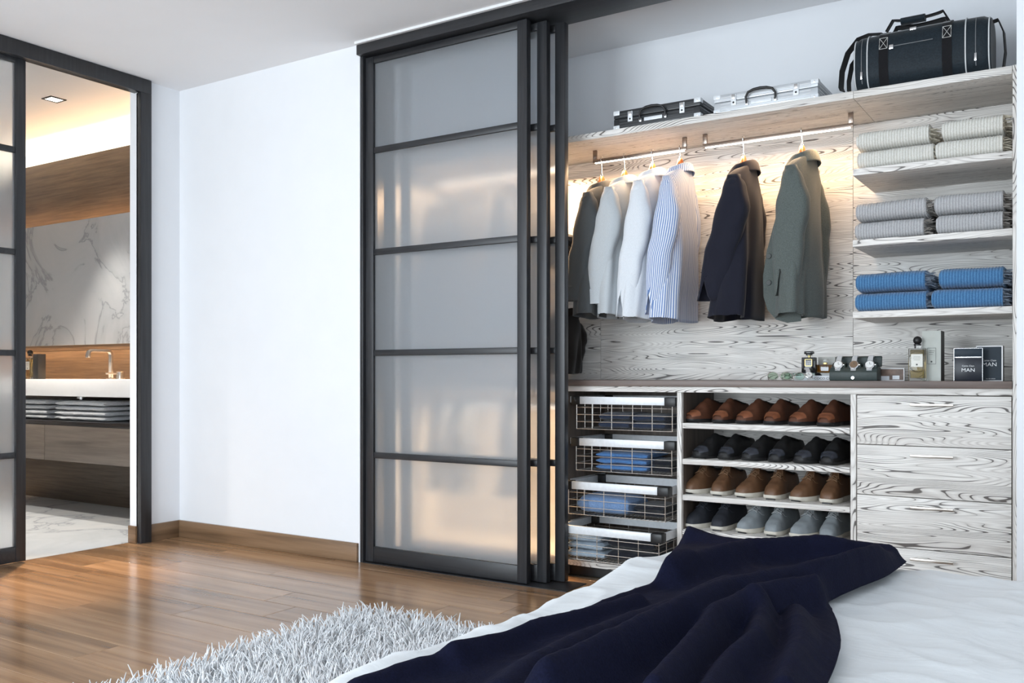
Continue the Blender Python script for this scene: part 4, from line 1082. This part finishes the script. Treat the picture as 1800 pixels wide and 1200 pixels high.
# low amber bottle and its carton behind
yq2 = yq+.035
xa, xb = px_w(1436, 1466, yq2); w_ = xb-xa
t = thing('perfume_bottle', 'low clear bottle of amber perfume beside the black bottle', 'bottle', ((xa+xb)/2, yq2, zbk))
hb = h_px(637, 652, 1450, yq2)
B(-w_/2, w_/2, -.012, .012, 0, hb).build('glass_body', M_CLEAR, t, bevel=.002)
B(-w_/2+.004, w_/2-.004, -.009, .009, .005, hb-.003).build('liquid', glass('deep_amber_liquid', (.75, .38, .06), .04, 1.25), t, bevel=.001)
B(-w_*.22, w_*.22, -.0128, -.012, hb*.25, hb*.68).build('paper_label', M_WINK, t)
B(-.007, .007, -.007, .007, hb, hb+.008).build('gold_cap', M_GOLD, t, bevel=.001)
B(-.010, .010, -.009, .009, hb+.008, hb+.026).build('glass_stopper', M_CLEAR, t, bevel=.002)
yq3 = yq2+.035
xa, xb = px_w(1438, 1468, yq3)
tag(B(xa, xb, yq3, yq3+.03, zbk, zbk+h_px(624, 652, 1450, yq3)).build('perfume_carton', plain('pale_grey_carton', (.50, .50, .47), .6), bevel=.0008), 'small pale grey carton behind the amber perfume bottle', 'box')
# sunglasses
M_LENS = glass('green_lens', (.50, .62, .50), .03, 1.1)
def sunglasses(label, px, Y, rz, lens, s=1.0, z=WT):
    t = thing('sunglasses', label, 'sunglasses', (X_at(px, Y), Y, z), rz, 'sunglasses on the worktop')
    fr = MB()
    for sg in (-1, 1):
        ring = [(sg*.034*s+math.cos(a)*.029*s, -.002*abs(math.cos(a)), .023*s+math.sin(a)*.021*s*(1+.12*math.sin(a))) for a in [2*math.pi*k/22 for k in range(23)]]
        fr.tube(ring, .0012, 6, False)
        MB().loft([[(p[0], p[1]-.0006, p[2]) for p in ring[:-1]], [(p[0], p[1]+.0006, p[2]) for p in ring[:-1]]]).build('lens', lens, t)
        fr.tube([(sg*.062*s, 0, .032*s), (sg*.066*s, .008, .033*s), (sg*.066*s, .08*s, .026*s), (sg*.060*s, .125*s, .008*s)], .0014, 6)
    fr.tube([(-.007*s, 0, .030*s), (0, -.003, .034*s), (.007*s, 0, .030*s)], .0012, 6)
    fr.build('metal_frame', M_NICK, t)
sunglasses('green-tinted aviator sunglasses closest to the shirts', 1370, 3.915, .25, M_LENS, .78)
sunglasses('pale green aviator sunglasses between the other pair and a wristwatch', 1396, 3.905, -.15, glass('pale_green_lens', (.72, .86, .78), .03, 1.1), .74)
# wristwatch lying in front of the books
def watch(label, loc, rz, tilt, strap_m, dial, s=1.0, steel=M_CHR, group='wristwatches', lie=False):
    t = thing('wristwatch', label, 'watch', loc, rz, group); t.rotation_euler = (tilt, 0, rz)
    MB().lathe([(0, 0), (.0165*s, 0), (.0195*s, .002*s), (.0195*s, .006*s), (.017*s, .008*s), (0, .008*s)], n=24).build('case', steel, t)
    d_ = MB().lathe([(0, .0081*s), (.0155*s, .0081*s), (.0155*s, .0085*s), (0, .0085*s)], n=24).build('dial', dial, t)
    h_ = MB(); h_.box(-.0006, .0006, 0, .010*s, .0085*s, .0092*s); h_.box(0, .007*s, -.0006, .0006, .0085*s, .0092*s); h_.build('hands', M_INK, d_)
    MB().lathe([(0, .0), (.002*s, 0), (.002*s, .004*s), (0, .004*s)], (.0195*s, 0, .004*s), 8, 'X').build('crown', steel, t)
    for sg in (-1, 1):
        b_ = MB()
        for k in range(7):
            a0 = k*.20; yy = sg*(.019+.0075*k*math.cos(a0*.6))*s; zz = (.004-.0022*k*k*.35)*s; wd = (.0105-.0004*k)*s
            b_.box(-wd, wd, yy-.0033*s, yy+.0033*s, zz-.0016, zz+.0016)
        b_.build('bracelet', strap_m, t, smooth=False)
    return t
M_DIALW = plain('white_dial', (.80, .80, .78), .3); M_DIALB = plain('brown_dial', (.20, .13, .08), .3); M_STEEL = plain('bright_steel', (.74, .75, .76), .28, .7)
watch('steel wristwatch lying in front of the pale grey book', (X_at(1421, 3.925), 3.925, WT+.022), .5, 1.0, M_STEEL, M_DIALW, .85)
# watch roll box with three watches
yw = 3.895
xa, xb = px_w(1458, 1542, yw); w_ = xb-xa
t = thing('watch_box', 'open dark green leather watch box holding three watches', 'watch box', ((xa+xb)/2, yw, WT))
M_GRN = plain('dark_green_leather', (.035, .05, .048), .5, var=.1, nscale=90, bump=.1)
hb = h_px(643, 668, 1500, yw)*.98
poly = [(0, 0), (.078, 0), (.078, hb*.9), (.066, hb*1.0), (.03, hb*1.02), (.008, hb*.90), (-.004, hb*.62), (-.004, hb*.3)]
MB().loft([[(x, y_, z_) for y_, z_ in poly] for x in (-w_/2, w_/2)]).build('body', M_GRN, t, bevel=.003)
MB().loft([[(x, y_, z_) for y_, z_ in [(.066, hb*1.03), (.078, hb*1.0), (.084, hb*1.75), (.077, hb*1.80), (.069, hb*1.70)]] for x in (-w_/2+.010, w_/2+.004)]).build('lid', M_GRN, t, bevel=.003)
for fx in (-.33, 0, .33):
    MB().lathe([(0, -.026), (.020, -.026), (.024, -.02), (.024, .02), (.020, .026), (0, .026)], (w_*fx, .040, hb*.92), 18, 'X').build('cushion', M_GRN, t)
MB().lathe([(0, -.004), (.006, -.004), (.007, -.002), (.007, 0), (0, 0)], (0, -.0035, hb*.22), 14, 'Y').build('snap_button', M_CHR, t)
for k, (fx, m, lab) in enumerate(((-.33, M_DIALW, 'pale-dialled steel watch in the box, on the perfume books side'), (0, M_DIALB, 'dark-dialled chronograph watch in the middle of the box'), (.33, M_DIALW, 'pale-dialled steel watch in the box, on the picture frame side'))):
    watch(lab, ((xa+xb)/2+w_*fx, yw+.018, WT+hb*1.12), 0, math.radians(62), M_STEEL, m, 1.0)
# small framed card behind the box
yc = 4.0
xa, xb = px_w(1535, 1590, yc)
t = thing('picture_frame', 'small white-edged picture frame leaning beside the watch box', 'picture frame', ((xa+xb)/2, yc, WT))
w_, hf = xb-xa, h_px(645, 667, 1580, yc)
fr = MB()
for a in ((-w_/2, w_/2, 0, .003), (-w_/2, w_/2, hf-.003, hf), (-w_/2, -w_/2+.003, .003, hf-.003), (w_/2-.003, w_/2, .003, hf-.003)): fr.box(a[0], a[1], -.004, .012, a[2], a[3])
fr.build('frame', M_WINK, t, smooth=False)
B(-w_/2+.003, w_/2-.003, 0, .010, .003, hf-.003).build('picture', plain('brown_print', (.16, .10, .075), .5, var=.5, nscale=40), t)
B(w_*.12, w_*.34, -.0012, -.0002, hf*.12, hf*.42).build('caption_card', M_BOOKW, t)
B(-w_*.46, w_*.02, -.0012, -.0002, hf*.06, hf*.38).build('pale_print', M_BOOKW, t)
# tall perfume with ball stopper and its carton
yt = 3.945
xa, xb = px_w(1596.5, 1627, yt)
ball_bottle('tall amber perfume bottle with ball stopper on the taupe worktop', ((xa+xb)/2, yt+.016, WT), (xb-xa)/.062*.985)
yk = 3.985
xa, xb = px_w(1621, 1654, yk); w_ = xb-xa
t = thing('perfume_carton', 'tall pale grey carton with dark side behind the amber bottle', 'box', ((xa+xb)/2, yk, WT))
hk_ = h_px(580.5, 668.5, 1640, yk)
B(-w_/2, w_/2, 0, .095, 0, hk_).build('carton', plain('dark_carton_side', (.022, .021, .019), .5), t)
B(-w_/2, w_/2, -.0012, -.0001, 0, hk_).build('front_face', plain('pale_sage_card', (.52, .54, .50), .6), t)
lx0, lx1, lz0, lz1 = -w_*.22, w_*.24, hk_*.335, hk_*.66
fr = MB()
for a in ((lx0, lx1, lz0, lz0+.0012), (lx0, lx1, lz1-.0012, lz1), (lx0, lx0+.0012, lz0, lz1), (lx1-.0012, lx1, lz0, lz1)): fr.box(a[0], a[1], -.0018, -.0012, a[2], a[3])
for k, zz in enumerate((.60, .565, .525)): fr.box(lx0+.006, lx1-.004-.004*k, -.0018, -.0012, hk_*zz, hk_*zz+.0012)
fr.box(-.003, .003, -.0018, -.0012, hk_*.37, hk_*.40)
fr.build('printed_label', M_INK, t, smooth=False)
# midnight blue bottle and carton
M_MID = plain('midnight_card', (.014, .026, .040), .45, var=.1, spec=.25); M_MIDG = plain('midnight_glass', (.010, .013, .022), .3, spec=.3)
ym = 3.945
xa, xb = px_w(1677, 1727, ym); w_ = xb-xa
t = thing('perfume_bottle', 'square midnight blue cologne bottle in front of its white-edged carton', 'bottle', ((xa+xb)/2, ym, WT))
hm = h_px(611, 668.5, 1700, ym)
B(-w_/2, w_/2, 0, .036, 0, hm*.715).build('glass_body', M_MIDG, t, bevel=.0015)
B(-w_/2, w_/2, 0, .036, hm*.745, hm).build('cap', M_MID, t, bevel=.0015)
B(-w_/2+.004, w_/2-.004, .004, .032, hm*.715, hm*.745).build('steel_band', M_CHR, t)
fr = MB()
for a in ((-w_/2, w_/2, hm*.995, hm*1.005), (-w_/2-.001, -w_/2+.0005, 0, hm), (w_/2-.0005, w_/2+.001, 0, hm)): fr.box(a[0], a[1], -.0008, .001, a[2], a[3])
fr.build('edge_trim', M_CHR, t, smooth=False)
text('brand_print', 'MAN', w_*.20, M_WINK, t, (0, -.0006, hm*.285), sx=1.1); text('brand_print', 'Calvin Clein', w_*.085, M_WINK, t, (0, -.0006, hm*.44), sx=1.05)
yn = 4.0
xa, xb = px_w(1716, 1763, yn); w_ = xb-xa
t = thing('perfume_carton', 'midnight blue carton with white border beside the side panel', 'box', ((xa+xb)/2, yn, WT))
hn = h_px(607, 669, 1740, yn)
B(-w_/2, w_/2, 0, .05, 0, hn).build('carton', plain('black_carton', (.015, .016, .018), .5), t)
B(-w_/2, w_/2, -.001, -.0001, 0, hn).build('white_border', M_WINK, t)
B(-w_/2+.002, w_/2-.005, -.0016, -.001, .003, hn-.004).build('front_face', M_MID, t)
text('brand_print', 'MAN', w_*.23, M_WINK, t, (.0, -.002, hn*.42), sx=1.1); text('brand_print', 'Calvin Clein', w_*.10, M_WINK, t, (.0, -.002, hn*.56), sx=1.05)
text('small_print', 'eau de toilette', w_*.06, M_WINK, t, (.004, -.002, hn*.055)); 

# ------------------------------------------------------------------ bed, sheet, throw, rug
ZB = .55
c0 = at_z(1190, 945, ZB); BX0, BY1 = c0.x, c0.y
BX1, BY0 = 1.15, -.10
bed = thing('bed', 'low upholstered bed under the white sheet', 'bed', (BX0, BY0, 0))
M_BEDF = cloth('bed_upholstery', (.45, .46, .48))
B(BX0+.05, BX1, BY0+.02, BY1-.05, .06, .28).build('base', M_BEDF, bed, world=True, bevel=.015)
B(BX0+.03, BX1, BY0+.02, BY1-.03, .281, ZB-.022).build('mattress', cloth('mattress_ticking', (.75, .75, .75)), bed, world=True, bevel=.05, seg=4)
for a in (BX0+.15, BX1-.2):
    for b_ in (BY0+.15, BY1-.2): B(a, a+.06, b_, b_+.06, .0, .06).build('leg', M_BLK, bed, world=True)
def sheet_z(x, y_):
    n1 = noise.noise(Vector((x*2.1, y_*2.6, 3.7)))*.009
    n2 = noise.noise(Vector((x*4+y_*2.5, y_*5-x*3, 1.2)))*.006
    n3 = (1-abs(noise.noise(Vector((x*5.2-y_*4.2, y_*7+x*6.5, 8.1)))))**8*.006
    return ZB-.010+n1+n2+n3
NXs, NYs = 230, 250; vs, fs = [], []
drop = .30
for i in range(NXs+1):
    u = i/NXs*(BX1-BX0+drop)-drop      # <0 : hanging part on the left side
    for j in range(NYs+1):
        w_ = j/NYs*(BY1-BY0+drop)       # > length : hanging part on the far side
        x = BX0+u; y_ = BY0+w_; z = 0; over_x = max(0, .05-u); over_y = max(0, w_-(BY1-BY0)+.05)
        zz = sheet_z(x, y_)
        def roll(o, rad=.05):
            if o <= 0: return 0, 0
            a = min(o/rad, math.pi/2); dx = rad*math.sin(a)-min(o, rad*math.pi/2); dz_ = -(rad-rad*math.cos(a))
            e = max(0, o-rad*math.pi/2)
            return (o - (rad*math.sin(a))) if o < rad*math.pi/2 else (o-rad), dz_-e
        bx_, dzx = roll(over_x); by_, dzy = roll(over_y)
        wave_x = .007*math.sin(y_*9+1.3*math.sin(y_*4))*min(1, over_x/.12); wave_y = .016*math.sin(x*10)*min(1, over_y/.15)
        hump = .012*max(0, math.sin(y_*7.4+.6))**3*math.exp(-((u-.03)/.09)**2)
        vs.append((x+bx_-wave_x, y_-by_+wave_y, max(.05, zz+hump+max(dzx+dzy, -.42))))
for i in range(NXs):
    for j in range(NYs):
        a = i*(NYs+1)+j; fs.append((a, a+NYs+1, a+NYs+2, a+1))
m_ = MB(); m_.v, m_.f = vs, fs
M_SHEET = cloth('white_sheet', (.70, .73, .75), (.67, .70, .72), weave=900, bump=.08, wr=.16, sheen=.1)
tag(m_.build('bed_sheet', M_SHEET, angle=180), 'white crinkled bed sheet draped over the bed edges', 'bed sheet')
# throw
def bedp(px, py, z=ZB+.01):
    v = at_z(px, py, z); return Vector((v.x, v.y))
Lc = [(1205, 943), (1180, 972), (1178, 1000), (1160, 1026), (1110, 1046), (1040, 1070), (950, 1110), (850, 1150), (760, 1178), (680, 1203), (600, 1228), (480, 1265)]
Rc = [(1592, 985), (1585, 991), (1556, 1012), (1505, 1034), (1455, 1058), (1462, 1074), (1473, 1100), (1477, 1130), (1470, 1165), (1452, 1205), (1430, 1245), (1400, 1290)]
RID = [([(1212, 950), (1330, 962), (1450, 974), (1570, 986)], .016, .035), ([(1587, 986), (1413, 985), (1316, 992), (1235, 1013), (1180, 1030)], .034, .030),
       ([(1587, 990), (1477, 1038), (1413, 1054), (1284, 1087), (1155, 1145), (1052, 1200), (960, 1250)], .042, .026), ([(1458, 1061), (1336, 1093), (1259, 1132), (1200, 1200), (1150, 1260)], .034, .020),
       ([(1342, 1106), (1330, 1157), (1278, 1200), (1240, 1260)], .026, .018), ([(1400, 1100), (1410, 1150), (1380, 1230)], .018, .02), ([(1188, 1016), (1040, 1066), (898, 1122), (737, 1188), (620, 1230)], .022, .022),
       ([(1120, 1075), (1020, 1105), (930, 1130), (800, 1180)], .018, .018), ([(1280, 1040), (1180, 1085), (1060, 1130), (960, 1180), (880, 1230)], .016, .028)]
RIDW = [([bedp(*p) for p in pl], A, w_) for pl, A, w_ in RID]
def segdist(p, pl):
    best = 9
    for a, b_ in zip(pl, pl[1:]):
        ab = b_-a; t_ = max(0, min(1, (p-a).dot(ab)/ab.length_squared)); best = min(best, (p-(a+ab*t_)).length)
    return best
def curve(cs, t_):
    n_ = len(cs)-1; i = min(int(t_*n_), n_-1); u = t_*n_-i
    P = [Vector(cs[max(0, min(n_, i+k))]) for k in (-1, 0, 1, 2)]
    return .5*((2*P[1])+(P[2]-P[0])*u+(2*P[0]-5*P[1]+4*P[2]-P[3])*u*u+(3*P[1]-P[0]-3*P[2]+P[3])*u**3)
NT, NSs = 190, 150; top = []; COR = bedp(1592, 985)
for i in range(NT+1):
    a = curve(Lc, i/NT); b_ = curve(Rc, i/NT); pa, pb = bedp(*a), bedp(*b_)
    for j in range(NSs+1):
        s_ = j/NSs; p = pa.lerp(pb, s_); ed = min(s_, 1-s_, i/NT*1.3)
        h = .010
        for pl, A, w_ in RIDW:
            d_ = segdist(p, pl); h += 1.35*A*math.exp(-(d_/w_)**2)*min(1, .30+ed*12)*min(1, .15+(p-COR).length/.20)
        h += .032*math.exp(-((p-bedp(1205, 945)).length/.055)**2)
        h += noise.noise(Vector((p.x*9, p.y*9, 4)))*.006+(1-abs(noise.noise(Vector((p.x*16+p.y*9, p.y*20-p.x*6, 2)))))**4*.0015
        zb_ = ZB+.002+noise.noise(Vector((p.x*2.1, p.y*2.6, 3.7)))*.009
        top.append((p.x, p.y, max(zb_+.004, zb_+h*min(1, .25+ed*22))))
m_ = MB(); m_.v = top
for i in range(NT):
    for j in range(NSs):
        a = i*(NSs+1)+j; m_.f.append((a, a+1, a+NSs+2, a+NSs+1))
M_THROW = cloth('navy_throw_cloth', (.0058, .0070, .022), (.0036, .0045, .015), weave=300, bump=.5, wr=.14, sheen=.0, spec=.10)
th = m_.build('throw_blanket', M_THROW, angle=180); md = th.modifiers.new('thickness', 'SOLIDIFY'); md.thickness = .004; md.offset = 1
tag(th, 'rumpled midnight navy throw spread across the white bed', 'blanket')
# rug with long yarn pile
RXa, RYb = at_z(655, 1092, 0).x-.05, at_z(655, 1092, 0).y
ru = thing('shag_rug', 'white long-pile shag rug lying along the bed', 'rug', (RXa, -.3, 0))
B(RXa, BX0+.02, -.3, RYb, .0008, .012).build('backing', cloth('rug_backing', (.55, .58, .60)), ru, world=True)
NSR = 15000
xs_ = rng.uniform(RXa+.004, BX0-.04, NSR); ys_ = rng.uniform(.45, RYb-.004, NSR)
ln = rng.uniform(.050, .082, NSR); ang = rng.uniform(0, 2*np.pi, NSR); bend = rng.uniform(.15, .75, NSR)*ln
clump = np.array([noise.noise(Vector((x*6, y_*6, 0))) for x, y_ in zip(xs_, ys_)])
ang = ang*.6 + clump*5
rad = rng.uniform(.0025, .0037, NSR)
V_ = np.zeros((NSR, 4, 3, 3)); 
for k, (t_, rr) in enumerate(((0, 1), (.4, 1.05), (.75, 1), (1, .45))):
    cx_ = xs_+np.cos(ang)*bend*t_**1.8; cy_ = ys_+np.sin(ang)*bend*t_**1.8; cz_ = .012+ln*(t_-.18*t_*t_*(bend/ln))
    for m in range(3):
        a = 2*np.pi*m/3+ang
        V_[:, k, m, 0] = cx_+np.cos(a)*rad*rr; V_[:, k, m, 1] = cy_+np.sin(a)*rad*rr; V_[:, k, m, 2] = cz_
base_f = []
for k in range(3):
    for m in range(3): base_f.append((k*3+m, k*3+(m+1) % 3, (k+1)*3+(m+1) % 3, (k+1)*3+m))
F_ = (np.array(base_f)[None]+(np.arange(NSR)*12)[:, None, None]).reshape(-1, 4)
T_ = (np.array([[9, 10, 11]])[None]+(np.arange(NSR)*12)[:, None, None]).reshape(-1, 3)
me = bpy.data.meshes.new('pile'); me.vertices.add(NSR*12); me.vertices.foreach_set('co', (V_.reshape(-1, 3)-np.array([RXa, -.3, 0])).ravel())
nl = len(F_)*4+len(T_)*3; me.loops.add(nl); me.loops.foreach_set('vertex_index', np.concatenate([F_.ravel(), T_.ravel()]))
me.polygons.add(len(F_)+len(T_)); me.polygons.foreach_set('loop_start', np.concatenate([np.arange(len(F_))*4, len(F_)*4+np.arange(len(T_))*3]))
me.polygons.foreach_set('use_smooth', np.ones(len(F_)+len(T_), dtype=bool)); me.update(calc_edges=True)
me.materials.append(cloth('white_yarn', (.88, .90, .92), (.80, .82, .85), weave=120))
o = bpy.data.objects.new('pile', me); COL.objects.link(o); o.parent = ru; o['kind'] = 'stuff'
